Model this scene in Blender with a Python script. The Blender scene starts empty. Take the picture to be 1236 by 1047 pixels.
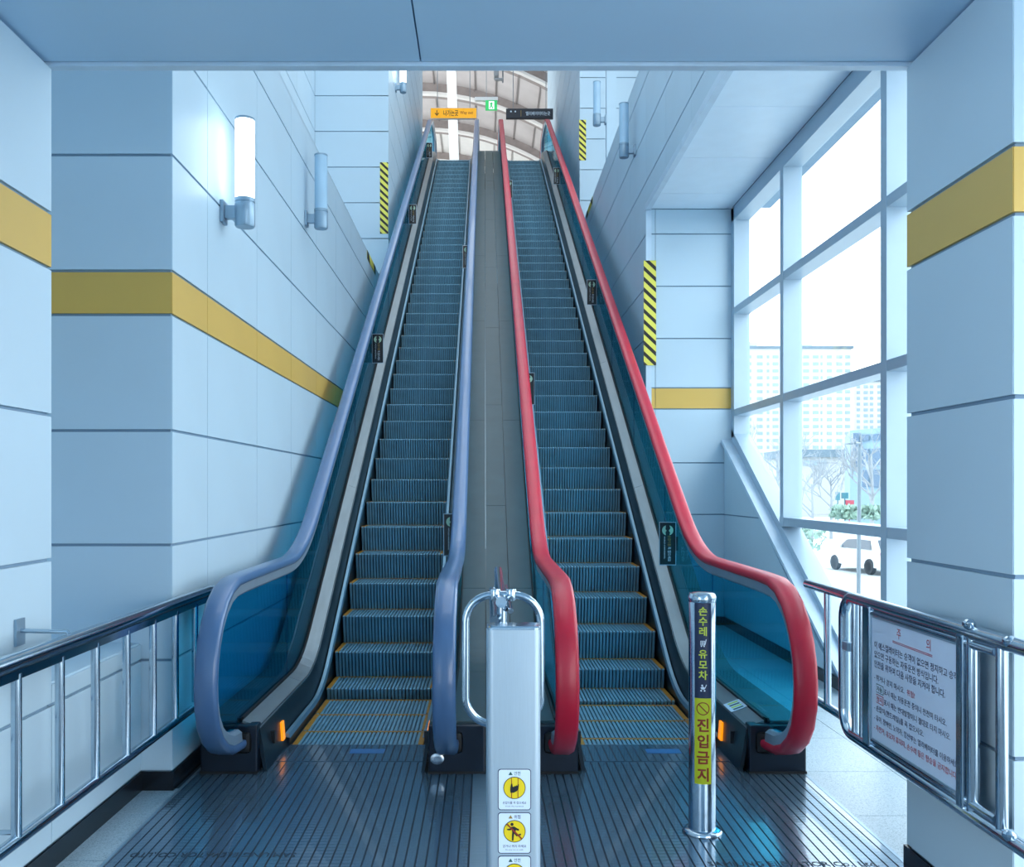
import bpy, bmesh, math, random
from mathutils import Vector, Matrix
random.seed(7)
SC = bpy.context.scene
COL = SC.collection
V = Vector

# ------------------------------------------------------------------ camera, world, exposure
F_PX, PX, PY, EYE = 1155.0, 585.0, 591.0, 1.375
cam_data = bpy.data.cameras.new('camera')
cam = bpy.data.objects.new('camera', cam_data)
COL.objects.link(cam)
cam.location = (0, 0, EYE)
cam.rotation_euler = (math.radians(90), 0, 0)
cam_data.sensor_fit = 'HORIZONTAL'
cam_data.sensor_width = 36.0
cam_data.lens = F_PX / 1236.0 * 36.0
cam_data.shift_x = (618.0 - PX) / 1236.0
cam_data.shift_y = (PY - 523.5) / 1236.0
cam_data.clip_start, cam_data.clip_end = 0.05, 1500
SC.camera = cam

SC.view_settings.view_transform = 'Standard'
SC.view_settings.look = 'None'
SC.view_settings.gamma = 1.0
SC.view_settings.use_curve_mapping = False
SC.view_settings.exposure = 2.35
try:
    SC.cycles.use_denoising = True
    SC.cycles.max_bounces = 14
    SC.cycles.diffuse_bounces = 8
    SC.cycles.glossy_bounces = 4
    SC.cycles.transparent_max_bounces = 24
    SC.cycles.caustics_reflective = False
    SC.cycles.caustics_refractive = False
except Exception:
    pass


def world():
    w = bpy.data.worlds.new('overcast_sky')
    SC.world = w
    w.use_nodes = True
    nt = w.node_tree
    nt.nodes.clear()
    out = nt.nodes.new('ShaderNodeOutputWorld')
    bg = nt.nodes.new('ShaderNodeBackground')
    tc = nt.nodes.new('ShaderNodeTexCoord')
    sep = nt.nodes.new('ShaderNodeSeparateXYZ')
    ramp = nt.nodes.new('ShaderNodeValToRGB')
    noise = nt.nodes.new('ShaderNodeTexNoise')
    noise.inputs['Scale'].default_value = 3.0
    noise.inputs['Detail'].default_value = 4.0
    mix = nt.nodes.new('ShaderNodeMix')
    mix.data_type = 'RGBA'
    mix.blend_type = 'MULTIPLY'
    mix.inputs['Factor'].default_value = 0.0
    ramp.color_ramp.elements[0].position = 0.0
    ramp.color_ramp.elements[0].color = (0.90, 0.955, 1.0, 1)
    ramp.color_ramp.elements[1].position = 1.0
    ramp.color_ramp.elements[1].color = (0.78, 0.90, 1.0, 1)
    L = nt.links.new
    L(tc.outputs['Generated'], sep.inputs[0])
    L(sep.outputs['Z'], ramp.inputs[0])
    L(tc.outputs['Generated'], noise.inputs['Vector'])
    L(ramp.outputs[0], mix.inputs['A'])
    L(noise.outputs['Fac'], mix.inputs['B'])
    L(mix.outputs['Result'], bg.inputs['Color'])
    bg.inputs['Strength'].default_value = 1.0
    L(bg.outputs[0], out.inputs[0])


world()


# ------------------------------------------------------------------ materials
def lin(h):
    c = [int(h[i:i + 2], 16) / 255 for i in (0, 2, 4)]
    return tuple((x / 12.92 if x <= 0.04045 else ((x + 0.055) / 1.055) ** 2.4) for x in c) + (1,)


MATS = {}


def mat(name, hexcol, rough=0.5, metal=0.0, var=0.06, scale=6.0, bump=0.0, bscale=80.0, emit=None, estr=0.0, coat=0.0, stretch=(1, 1, 1), spec=0.5):
    m = bpy.data.materials.new(name)
    m.use_nodes = True
    nt = m.node_tree
    b = nt.nodes['Principled BSDF']
    tc = nt.nodes.new('ShaderNodeTexCoord')
    mp = nt.nodes.new('ShaderNodeMapping')
    mp.inputs['Scale'].default_value = stretch
    nz = nt.nodes.new('ShaderNodeTexNoise')
    nz.inputs['Scale'].default_value = scale
    nz.inputs['Detail'].default_value = 5.0
    rp = nt.nodes.new('ShaderNodeValToRGB')
    c = lin(hexcol)
    rp.color_ramp.elements[0].position = 0.3
    rp.color_ramp.elements[1].position = 0.7
    rp.color_ramp.elements[0].color = tuple(max(0, x * (1 - var)) for x in c[:3]) + (1,)
    rp.color_ramp.elements[1].color = tuple(min(1, x * (1 + var)) for x in c[:3]) + (1,)
    L = nt.links.new
    L(tc.outputs['Object'], mp.inputs[0])
    L(mp.outputs[0], nz.inputs['Vector'])
    L(nz.outputs['Fac'], rp.inputs[0])
    L(rp.outputs[0], b.inputs['Base Color'])
    b.inputs['Roughness'].default_value = rough
    b.inputs['Metallic'].default_value = metal
    b.inputs['Specular IOR Level'].default_value = spec
    b.inputs['Coat Weight'].default_value = coat
    if bump:
        n2 = nt.nodes.new('ShaderNodeTexNoise')
        n2.inputs['Scale'].default_value = bscale
        bp = nt.nodes.new('ShaderNodeBump')
        bp.inputs['Strength'].default_value = bump
        bp.inputs['Distance'].default_value = 0.004
        L(mp.outputs[0], n2.inputs['Vector'])
        L(n2.outputs['Fac'], bp.inputs['Height'])
        L(bp.outputs[0], b.inputs['Normal'])
    if emit:
        b.inputs['Emission Color'].default_value = lin(emit)
        b.inputs['Emission Strength'].default_value = estr
    MATS[name] = m
    return m


def speckle(name, h1, h2, h3, scale=260.0, rough=0.35):
    m = mat(name, h1, rough)
    nt = m.node_tree
    b = nt.nodes['Principled BSDF']
    tc = nt.nodes.new('ShaderNodeTexCoord')
    vo = nt.nodes.new('ShaderNodeTexVoronoi')
    vo.inputs['Scale'].default_value = scale
    rp = nt.nodes.new('ShaderNodeValToRGB')
    rp.color_ramp.interpolation = 'CONSTANT'
    rp.color_ramp.elements[0].color = lin(h1)
    rp.color_ramp.elements[1].position = 0.55
    rp.color_ramp.elements[1].color = lin(h2)
    e = rp.color_ramp.elements.new(0.82)
    e.color = lin(h3)
    nt.links.new(tc.outputs['Object'], vo.inputs['Vector'])
    nt.links.new(vo.outputs['Color'], rp.inputs[0])
    nt.links.new(rp.outputs[0], b.inputs['Base Color'])
    return m


def glass(name, tint, gloss=0.06, shade=None):
    m = bpy.data.materials.new(name)
    m.use_nodes = True
    nt = m.node_tree
    nt.nodes.clear()
    out = nt.nodes.new('ShaderNodeOutputMaterial')
    tr = nt.nodes.new('ShaderNodeBsdfTransparent')
    tr.inputs[0].default_value = tint
    gl = nt.nodes.new('ShaderNodeBsdfGlossy')
    gl.inputs['Roughness'].default_value = 0.02
    gl.inputs['Color'].default_value = (0.9, 0.97, 1, 1)
    lay = nt.nodes.new('ShaderNodeLayerWeight')
    pw = nt.nodes.new('ShaderNodeMath')
    pw.operation = 'POWER'
    pw.inputs[1].default_value = 5.0
    lw = nt.nodes.new('ShaderNodeMath')
    lw.operation = 'MULTIPLY_ADD'
    lw.inputs[1].default_value = 0.95
    lw.inputs[2].default_value = 0.05
    nt.links.new(lay.outputs['Facing'], pw.inputs[0])
    nt.links.new(pw.outputs[0], lw.inputs[0])
    mx = nt.nodes.new('ShaderNodeMixShader')
    mul = nt.nodes.new('ShaderNodeMath')
    mul.operation = 'MULTIPLY'
    mul.inputs[1].default_value = gloss
    nt.links.new(lw.outputs[0], mul.inputs[0])
    nt.links.new(mul.outputs[0], mx.inputs[0])
    nt.links.new(tr.outputs[0], mx.inputs[1])
    nt.links.new(gl.outputs[0], mx.inputs[2])
    nt.links.new(mx.outputs[0], out.inputs[0])
    MATS[name] = m
    return m


mat('panel', 'B8D0DE', 0.42, var=0.025, scale=1.3, spec=0.4)
mat('panel_gold', 'D0AC58', 0.4, var=0.03, scale=1.3, spec=0.4)
mat('joint', '7894AA', 0.7)
mat('soffit', 'B0D0E8', 0.42, var=0.02, scale=1.0, spec=0.4)
mat('soffit_white', 'DAEDFA', 0.4, var=0.02)
mat('ceiling_trim', 'C2D8E8', 0.35)
mat('baseboard', '10161E', 0.25, var=0.15)
speckle('granite', 'A9BCC6', '8FA6B2', '6E8896')
mat('grout', '5B6B75', 0.9)
mat('plate_metal', '6C8AA0', 0.22, 0.65, var=0.10, scale=3.0, coat=0.5, bump=0.15, bscale=140)
mat('plate_groove', '1C3042', 0.7)
mat('strip_metal', '93AFC2', 0.3, 0.7, stretch=(1, 12, 1))
mat('step_metal', '78A4B8', 0.4, 0.35, var=0.12, scale=9)
mat('step_dark', '0C1820', 0.7)
mat('yellow_mark', 'B07A1E', 0.5, var=0.12, scale=20)
mat('black_plastic', '0D1218', 0.32, var=0.2)
mat('newel_black', '111C2A', 0.3, 0.25, var=0.15)
mat('deck_metal', '7E8A90', 0.36, 0.5, var=0.08, scale=4, stretch=(6, 1, 1))
mat('deck_centre', '4A595D', 0.42, 0.3, var=0.06)
mat('skirt', '1A2A33', 0.3, 0.4)
mat('deflector', '7FA4B8', 0.35, 0.5)
mat('rubber_blue', '4C6C94', 0.3, 0.0, coat=0.3, var=0.05)
mat('rubber_red', 'BC1534', 0.4, 0.0, coat=0.1, var=0.07)
mat('guide_metal', 'A6BACA', 0.3, 0.5)
glass('teal_glass', (0.20, 0.67, 0.80, 1), 0.3)
glass('clear_glass', (0.96, 0.985, 0.99, 1), 0.6)
glass('tinted_glass', (0.68, 0.685, 0.685, 1), 0.6)  # grey tint added to dim the daylight through the upper glazing
mat('mullion', 'A6BCCC', 0.35, 0.1, var=0.02)
mat('stainless', 'B6C6D2', 0.14, 1.0, var=0.05, scale=4, stretch=(1, 1, 8))
mat('brushed', 'B2C4D0', 0.42, 0.55, var=0.03, scale=10, stretch=(30, 30, 1))
mat('sticker_white', 'D4E4F4', 0.5, var=0.01)
mat('board_white', 'CADAEE', 0.35, var=0.01)
mat('ink_navy', '16224E', 0.5, var=0.0)
mat('ink_black', '10151C', 0.5, var=0.0)
mat('ink_red', 'B41E34', 0.5, var=0.0)
mat('ink_brown', '8C2A12', 0.5, var=0.0)
mat('ink_green', '14524C', 0.5, var=0.0)
mat('ink_lime', 'C9D640', 0.5, var=0.0)
mat('ink_white', 'DCE8F2', 0.5, var=0.0)
mat('emblem_pale', 'A4C4AC', 0.5, var=0.0)
mat('ink_gold', '9A8040', 0.5, var=0.0)
mat('sign_yellow', 'E8CC1C', 0.4, var=0.02)
mat('label_lime', 'C6CC22', 0.35, var=0.02)
mat('label_navy', '15284A', 0.35, var=0.02)
mat('hazard_yellow', 'E4DC5A', 0.5, var=0.02)
mat('hazard_black', '1C1A18', 0.5, var=0.02)
mat('lamp_grey', '8FA9BC', 0.35, 0.5)
mat('lamp_lit', 'F4FAFF', 0.4, emit='EAF5FF', estr=1.1)
mat('lamp_off', 'A5C6DC', 0.3)
mat('indicator', 'E88A10', 0.3, emit='FF8A08', estr=0.22)
mat('key_brass', 'B8BCC0', 0.2, 0.9)
mat('tape_blue', '2C6EA6', 0.5)
mat('hall_panel', 'C8C2C0', 0.6, var=0.08, scale=1.5)
mat('hall_rib', '9A908C', 0.6, var=0.1)
mat('purlin', 'AEA6A4', 0.6)
mat('cladding', 'B4C6D0', 0.4, 0.3)  # made pale to bounce window light onto the low bay wall
mat('hall_white', 'EAE8E4', 0.55, var=0.03)
mat('hall_floor', '8A8680', 0.5)
mat('hall_fixture', '8B9094', 0.4)
mat('exit_green', '1F9A50', 0.4, emit='1F9A50', estr=0.25)
mat('exit_white', 'E4F4EA', 0.4, emit='E4F4EA', estr=0.2)
mat('sign_orange', 'F0A80C', 0.4, emit='F0A80C', estr=0.12)
mat('sign_dark', '1A2230', 0.4)
mat('asphalt', 'A2A9AD', 0.9, var=0.08, scale=0.8)  # lightened: washed-out glare put into the colour, also bounces light onto soffits
mat('pavement', 'C4C8C8', 0.9, var=0.08, scale=0.8)  # raised like the street, overexposure painted in and light thrown upward
mat('apartment_wall', 'B4B6B6', 0.8, var=0.03, scale=0.1)
mat('hazed_window', '7E929C', 0.4)  # dark glass paled, haze and overexposure mixed into the colour
mat('hazed_office_wall', '7C98AE', 0.7, var=0.05)  # distance haze painted into the wall colour
mat('hazed_office_glass', '44607A', 0.2)  # glass tone lifted to carry the same painted haze
mat('shop_wall', 'A8AAA8', 0.8)
mat('shop_roof', '5A6C78', 0.7)
mat('car_white', 'BCC2C6', 0.25, coat=0.5)
mat('car_glass', '3A4A58', 0.1)
mat('tyre', '20262C', 0.8)
mat('hub_metal', '8A949C', 0.3, 0.6)
mat('hazed_bark', '8C9298', 0.9)  # brown faded to blue grey, haze and overexposure in the colour
mat('hazed_leaf', '84A092', 0.8, var=0.25, scale=3)  # green paled by painted haze and overexposure
mat('pole_grey', '6E7C86', 0.5, 0.4)
mat('banner_red', 'A04050', 0.6)
mat('banner_teal', '2C6A78', 0.6)
mat('rubber_black', '0A0C0E', 0.6)


# cross ridges of the floor plates: fine relief only
def plate_relief():
    nt = MATS['plate_metal'].node_tree
    b = nt.nodes['Principled BSDF']
    tc = nt.nodes.new('ShaderNodeTexCoord')
    wv = nt.nodes.new('ShaderNodeTexWave')
    wv.bands_direction = 'Y'
    wv.inputs['Scale'].default_value = 10.0
    bp = nt.nodes.new('ShaderNodeBump')
    bp.inputs['Strength'].default_value = 0.10
    bp.inputs['Distance'].default_value = 0.003
    nt.links.new(tc.outputs['Object'], wv.inputs['Vector'])
    nt.links.new(wv.outputs['Fac'], bp.inputs['Height'])
    nt.links.new(bp.outputs[0], b.inputs['Normal'])


plate_relief()

# ------------------------------------------------------------------ mesh helpers
WORLD = {}


class MB:
    def __init__(self):
        self.v, self.f = [], []

    def add(self, vs, fs):
        n = len(self.v)
        self.v += [V(p) for p in vs]
        self.f += [tuple(i + n for i in q) for q in fs]
        return self

    def box(self, x0, x1, y0, y1, z0, z1):
        vs = [(x, y, z) for z in (z0, z1) for y in (y0, y1) for x in (x0, x1)]
        return self.add(vs, [(0, 2, 3, 1), (4, 5, 7, 6), (0, 1, 5, 4), (2, 6, 7, 3), (0, 4, 6, 2), (1, 3, 7, 5)])

    def prism(self, pts, ext):
        n = len(pts)
        ext = V(ext)
        vs = [V(p) for p in pts] + [V(p) + ext for p in pts]
        fs = [tuple(range(n - 1, -1, -1)), tuple(range(n, 2 * n))]
        fs += [(i, (i + 1) % n, n + (i + 1) % n, n + i) for i in range(n)]
        return self.add(vs, fs)

    def loft(self, rings, closed=True, caps=True):
        n = len(rings[0])
        vs = [p for r in rings for p in r]
        fs = []
        for k in range(len(rings) - 1):
            for i in range(n if closed else n - 1):
                j = (i + 1) % n
                fs.append((k * n + i, k * n + j, (k + 1) * n + j, (k + 1) * n + i))
        if caps and closed:
            fs.append(tuple(range(n - 1, -1, -1)))
            o = (len(rings) - 1) * n
            fs.append(tuple(range(o, o + n)))
        return self.add(vs, fs)

    def tube(self, path, r, n=10, cyclic=False):
        path = [V(p) for p in path]
        rings = []
        m = len(path)
        up = None
        for i in range(m):
            a = path[i - 1] if (i > 0 or cyclic) else path[i]
            b = path[(i + 1) % m] if (i < m - 1 or cyclic) else path[i]
            t = (b - a).normalized()
            if up is None:
                up = V((0, 0, 1)) if abs(t.z) < 0.9 else V((1, 0, 0))
            s = t.cross(up).normalized()
            up = s.cross(t).normalized()
            rr = r[i] if isinstance(r, (list, tuple)) else r
            rings.append([path[i] + s * rr * math.cos(2 * math.pi * k / n) + up * rr * math.sin(2 * math.pi * k / n) for k in range(n)])
        if cyclic:
            rings.append(rings[0])
            return self.loft(rings, True, False)
        return self.loft(rings)

    def lathe(self, prof, c, n=24):
        c = V(c)
        rings = [[c + V((r * math.cos(2 * math.pi * k / n), r * math.sin(2 * math.pi * k / n), z)) for k in range(n)] for r, z in prof]
        return self.loft(rings)

    def build(self, name, m, parent=None, smooth=False, bevel=0.0, at=None, angle=None):
        base = WORLD.get(parent.name, V((0, 0, 0))) if parent else V((0, 0, 0))
        org = V(at) if at is not None else base
        me = bpy.data.meshes.new(name)
        me.from_pydata([tuple(p - org) for p in self.v], [], self.f)
        bm = bmesh.new()
        bm.from_mesh(me)
        bmesh.ops.recalc_face_normals(bm, faces=bm.faces)
        if bevel:
            es = [e for e in bm.edges if len(e.link_faces) == 2 and e.calc_face_angle(0) > 0.6]
            bmesh.ops.bevel(bm, geom=es, offset=bevel, segments=2, affect='EDGES', profile=0.6)
        bm.to_mesh(me)
        bm.free()
        me.materials.append(MATS[m])
        o = bpy.data.objects.new(name, me)
        COL.objects.link(o)
        o.location = org - base
        if parent:
            o.parent = parent
        WORLD[o.name] = org
        if smooth:
            me.shade_smooth()
            me.set_sharp_from_angle(angle=math.radians(angle or 40))
        return o


def tag(o, label, cat, group=None, kind=None):
    o['label'] = label
    o['category'] = cat
    if group:
        o['group'] = group
    if kind:
        o['kind'] = kind
    return o


def empty(name, loc, label, cat, group=None, kind=None):
    o = bpy.data.objects.new(name, None)
    COL.objects.link(o)
    o.location = loc
    o.empty_display_size = 0.1
    WORLD[o.name] = V(loc)
    return tag(o, label, cat, group, kind)


PC = {}


def piece(name, parent, m, c, size, bevel=0.0):
    """a box piece of a surface; alike pieces share mesh data"""
    key = (name, m) + tuple(round(s, 4) for s in size)
    base = WORLD[parent.name]
    c = V(c)
    if key not in PC:
        sx, sy, sz = (s / 2 for s in size)
        o = MB().box(-sx, sx, -sy, sy, -sz, sz).build(name, m, None, bevel=bevel)
        PC[key] = o.data
    else:
        o = bpy.data.objects.new(name, PC[key])
        COL.objects.link(o)
    o.location = c - base
    o.parent = parent
    WORLD[o.name] = c
    return o


def text(body, m, parent, origin, right, up, size, width=None, align='CENTER', name='lettering', lift=0.0012, bold=0.0):
    cu = bpy.data.curves.new('text', 'FONT')
    cu.body = body
    cu.align_x = align
    cu.align_y = 'CENTER'
    cu.size = 1.0
    cu.offset = bold
    cu.resolution_u = 2
    ob = bpy.data.objects.new('text', cu)
    me = bpy.data.meshes.new_from_object(ob)
    bpy.data.objects.remove(ob)
    right, up, origin = V(right).normalized(), V(up).normalized(), V(origin)
    nrm = right.cross(up)
    xs = [p.co.x for p in me.vertices]
    ys = [p.co.y for p in me.vertices]
    sx = size
    if width and xs and max(xs) > min(xs):
        sx = width / (max(xs) - min(xs))
    cy = (max(ys) + min(ys)) / 2 if ys else 0
    base = WORLD[parent.name]
    cx = 0
    if align == 'CENTER' and xs:
        cx = (max(xs) + min(xs)) / 2
    for p in me.vertices:
        q = origin + right * (p.co.x - cx) * sx + up * (p.co.y - cy) * size + nrm * lift
        p.co = q - base
    me.materials.clear()
    me.materials.append(MATS[m])
    o = bpy.data.objects.new(name, me)
    COL.objects.link(o)
    o.parent = parent
    WORLD[o.name] = base
    return o


def flat(parent, m, pts2, origin, right, up, name='symbol', lift=0.001, thick=0.0006):
    right, up, origin = V(right).normalized(), V(up).normalized(), V(origin)
    n = right.cross(up)
    pts = [origin + right * x + up * y + n * lift for x, y in pts2]
    return MB().prism(pts, n * thick).build(name, m, parent)


def ring2(r, n=28, a0=0.0, a1=2 * math.pi):
    return [(r * math.cos(a0 + (a1 - a0) * k / n), r * math.sin(a0 + (a1 - a0) * k / n)) for k in range(n + (0 if abs(a1 - a0 - 2 * math.pi) < 1e-6 else 1))]


def rrect(w, h, r, n=5):
    out = []
    for cx, cy, a in ((w / 2 - r, h / 2 - r, 0), (-w / 2 + r, h / 2 - r, 90), (-w / 2 + r, -h / 2 + r, 180), (w / 2 - r, -h / 2 + r, 270)):
        for k in range(n + 1):
            t = math.radians(a + 90 * k / n)
            out.append((cx + r * math.cos(t), cy + r * math.sin(t)))
    return out


GH, GV, PT = 0.013, 0.005, 0.012


def panels_x(parent, X, s, ys, rows):
    """panels on the plane x = X facing s"""
    for y0, y1 in zip(ys[:-1], ys[1:]):
        for z0, z1, m in rows:
            piece('panel', parent, m, (X - s * PT / 2, (y0 + y1) / 2, (z0 + z1) / 2), (PT, y1 - y0 - GV, z1 - z0 - GH))


def panels_y(parent, Y, s, xs, rows):
    for x0, x1 in zip(xs[:-1], xs[1:]):
        for z0, z1, m in rows:
            piece('panel', parent, m, ((x0 + x1) / 2, Y - s * PT / 2, (z0 + z1) / 2), (x1 - x0 - GV, PT, z1 - z0 - GH))


def rows(*zs, gold=None):
    return [(a, b, 'panel_gold' if gold is not None and abs(a - gold) < 1e-4 else 'panel') for a, b in zip(zs[:-1], zs[1:])]


LEV = [0.085, 0.594, 1.121, 1.644, 2.174, 2.375, 2.905, 3.435, 3.965]
GOLD = 2.174


def steps_to(a, b, d):
    out = [a]
    while out[-1] + d < b - 0.05:
        out.append(out[-1] + d)
    return out + [b]


# ------------------------------------------------------------------ the setting
YL, YR0, YR1 = 4.375, 2.77, 3.47
SOF = 2.91
FACE_L, FACE_R = 14.2, 9.7
XL, XR = -1.428, 1.638


def structure(name, mb, m, label, cat):
    o = mb.build(name, m)
    return tag(o, label, cat, kind='structure')


# floor
fl = structure('floor', MB().box(-3.2, 2.66, -3.2, 23.0, -0.3, -0.012), 'grout', 'pale speckled granite floor under the escalator plates and along the windows', 'floor')
for y0, y1 in zip([2.2, 2.77, 3.4, 4.03, 4.66, 5.29, 5.92, 6.55, 7.18, 7.81, 8.44, 9.07], [2.77, 3.4, 4.03, 4.66, 5.29, 5.92, 6.55, 7.18, 7.81, 8.44, 9.07, 9.7]):
    for x0, x1 in ((1.545, 1.99), (1.99, 2.50)):
        piece('tile', fl, 'granite', ((x0 + x1) / 2, (y0 + y1) / 2, -0.006), (x1 - x0 - 0.004, y1 - y0 - 0.004, 0.012))
for y0, y1 in ((1.5, 2.02), (2.02, 2.54), (2.54, 3.04), (3.04, 3.54), (3.54, 4.06), (4.06, 4.4)):
    piece('tile', fl, 'granite', (-1.482, (y0 + y1) / 2, -0.006), (0.166, y1 - y0 - 0.004, 0.012))

# soffit over the entrance
ce = structure('ceiling', MB().box(-2.7, 2.7, -3.2, YR1 - 0.03, SOF + 0.012, SOF + 0.4), 'joint', 'smooth blue grey soffit over the entrance with one straight joint', 'ceiling')
for x0, x1 in ((-2.7, -0.232), (-0.226, 2.7)):
    piece('panel', ce, 'soffit', ((x0 + x1) / 2, (YR1 - 3.24) / 2, SOF + 0.006), (x1 - x0, YR1 + 3.16, 0.012))
structure('trim_1', MB().box(-2.7, 2.7, YR1 - 0.03, YR1 + 0.01, SOF - 0.012, SOF + 0.42), 'ceiling_trim', 'thin pale metal edge trim along the far end of the entrance soffit', 'trim')
structure('wall_front', MB().box(-2.9, 2.9, YR1 - 0.25, YR1 - 0.04, SOF + 0.4, 4.7), 'panel', 'unseen pale lintel added above the entrance soffit to shade the left pillar', 'wall')  # out of view, added to hold front daylight off the left pillar
wf3 = empty('window_3', (0, YR1 - 0.1, SOF + 0.4), 'tall glazed front above the entrance soffit', 'window', kind='structure')
for x in (-2.85, -0.95, 0.95, 2.85):
    MB().box(x - 0.05, x + 0.05, YR1 - 0.2, YR1 - 0.05, 4.7, 12.5).build('mullion', 'mullion', wf3)
for z in (4.75, 5.6, 7.9, 10.2, 12.45):
    MB().box(-2.9, 2.9, YR1 - 0.2, YR1 - 0.05, z - 0.05, z + 0.05).build('transom', 'mullion', wf3)
for x in (-1.9, 0.0, 1.9):
    for z0, z1 in ((4.75, 5.6), (5.6, 7.9), (7.9, 10.2), (10.2, 12.4)):
        MB().box(x - 0.9, x + 0.9, YR1 - 0.13, YR1 - 0.118, z0, z1).build('pane', 'tinted_glass', wf3)
sk3 = empty('window_4', (0, 12, 12.5), 'unseen glazed roof added over the escalator hall to let daylight in', 'window', kind='structure')  # out of view, added to light the hall and steps from above
for y in (4.0, 7.0, 10.0, 13.0, 16.0, 19.0, 21.9):
    MB().box(-2.9, 2.9, y - 0.06, y + 0.06, 12.4, 12.6).build('rafter', 'mullion', sk3)
for y0, y1 in zip((4.0, 7.0, 10.0, 13.0, 16.0, 19.0), (7.0, 10.0, 13.0, 16.0, 19.0, 21.9)):
    for x0, x1 in ((-2.9, 0.0), (0.0, 2.9)):
        MB().box(x0, x1, y0, y1, 12.50, 12.512).build('pane', 'tinted_glass', sk3)
structure('wall_left', MB().box(-2.9, -2.72, 3.4, YL + 0.1, 0, 4.6), 'panel', 'unseen wall added to keep side light out of the recess behind the low parapet', 'wall')  # out of view, added so open sky does not brighten the pillar front

# near left pillar wall and low parapet
wl = structure('wall_left', MB().box(-2.7, -1.57 - PT, 1.0, 3.47 - PT, 0, SOF), 'joint', 'bright near left panelled wall with a gold stripe beside the camera', 'wall')
panels_x(wl, -1.57, 1, [1.0, 2.38, 3.47], rows(*(LEV[:7]), gold=GOLD))
panels_y(wl, 3.47, 1, [-2.7, -1.57], rows(*(LEV[:7]), gold=GOLD))
lw = structure('wall_left', MB().box(-2.7, -1.57 - PT, 3.47, YL, 0, 0.66), 'joint', 'low pale parapet wall behind the left railing with a flat ledge top', 'wall')
panels_x(lw, -1.57, 1, [3.47, YL], rows(0.085, 0.594, 0.672))
piece('panel', lw, 'panel', (-2.13, (3.47 + YL) / 2, 0.667), (1.10, YL - 3.47 - 0.004, 0.012))
structure('wall_back', MB().box(-2.9, 2.0, -3.5, -3.2, 0, 3.4), 'panel', 'plain pale wall behind the camera', 'wall')

# escalator side wall on the left, with its ledge
LEDGE_L = 4.28
wd = structure('wall_left', MB().box(-2.6, XL - PT, YL + PT, FACE_L, 0, LEDGE_L - 0.02), 'joint', 'long pale panelled wall with a gold stripe running up beside the left escalator', 'wall')
ysl = [YL, 4.93, 6.0, 7.06, 8.12, 9.18, 10.24, 11.3, 12.36, 13.42, FACE_L]
panels_x(wd, XL, 1, ysl, rows(*(LEV + [LEDGE_L]), gold=GOLD))
panels_y(wd, YL, -1, [-2.6, XL], rows(*(LEV + [LEDGE_L]), gold=GOLD))
piece('panel', wd, 'panel', ((-2.6 + XL) / 2, (YL + FACE_L) / 2, LEDGE_L - 0.006), (-2.6 - XL and (XL + 2.6), FACE_L - YL, 0.014))
wr = structure('wall_left', MB().box(-2.9, -2.52 - PT, YR1, FACE_L, LEDGE_L - 0.1, 13.0), 'joint', 'set back upper left wall above the long ledge', 'wall')
panels_x(wr, -2.52, 1, steps_to(YL, FACE_L, 1.06), rows(*[4.30, 4.57, 5.10, 5.63, 6.16, 6.69, 7.22, 7.75, 8.28, 9.3, 10.3]))
wf = structure('wall_left', MB().box(-2.9, XL - 0.012, FACE_L + PT, FACE_L + 0.3, 4.0, 14), 'joint', 'upper left wall of wide panels facing the entrance, taped at its corner', 'wall')
panels_y(wf, FACE_L, -1, [-2.52, XL], rows(4.29, 4.57, 5.10, 5.63, 6.16, 6.69, 7.22, 7.75, 8.28, 8.81, 9.5))
wu = structure('wall_left', MB().box(XL - 0.25, XL - PT, FACE_L + PT, 22.0, 3.8, 14), 'joint', 'upper left side wall beside the top of the left escalator', 'wall')
panels_x(wu, XL, 1, steps_to(FACE_L, 22.0, 1.06), rows(4.04, 4.57, 5.10, 5.63, 6.16, 6.69, 7.22, 7.75, 8.28, 8.81, 9.34, 9.87, 10.4, 10.93, 11.46, 12.0, 13.0))

# right pillar
rp = structure('wall_right', MB().box(1.53 + PT, 2.45, YR0 + PT, YR1 - PT, 0, SOF), 'joint', 'shaded right pillar with a gold stripe beside the notice gate', 'pillar')
panels_x(rp, 1.53, -1, [YR0, YR1], [(0.085, 0.594, 'panel'), (0.594, 1.121, 'panel'), (1.121, 1.644, 'panel'), (1.644, 2.174, 'panel'), (2.174, 2.375, 'panel_gold'), (2.375, SOF, 'panel')])
panels_y(rp, YR0, -1, [1.53, 2.45], rows(0.085, 0.594, 1.121, 1.644, 2.174, 2.375, SOF, gold=GOLD))
panels_y(rp, YR1, 1, [1.53, 2.45], rows(0.085, 0.594, 1.121, 1.644, 2.174, 2.375, SOF, gold=GOLD))

# right: wall that faces the entrance at the end of the window bay
BAY_TOP, LEDGE_R, FACE_R2 = 4.22, 5.82, 16.5
rf = structure('wall_right', MB().box(XR + PT, 2.51, FACE_R + PT, FACE_R2, 0, LEDGE_R - 0.02), 'joint', 'pale wall at the end of the window bay with a gold stripe and a taped corner', 'wall')
panels_y(rf, FACE_R, -1, [XR, 1.73, 2.50], rows(0.085, 0.594, 1.121, 1.644, 2.190, 2.405, 2.905, 3.435, 3.965, BAY_TOP, gold=2.190))
panels_x(rf, XR, -1, steps_to(FACE_R, FACE_R2, 1.06), rows(*(LEV + [4.495, 5.02, LEDGE_R - 0.27, LEDGE_R]), gold=None))
piece('panel', rf, 'panel', ((XR + 2.9) / 2, (FACE_R + FACE_R2) / 2, LEDGE_R - 0.006), (2.9 - XR, FACE_R2 - FACE_R, 0.014))
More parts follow.
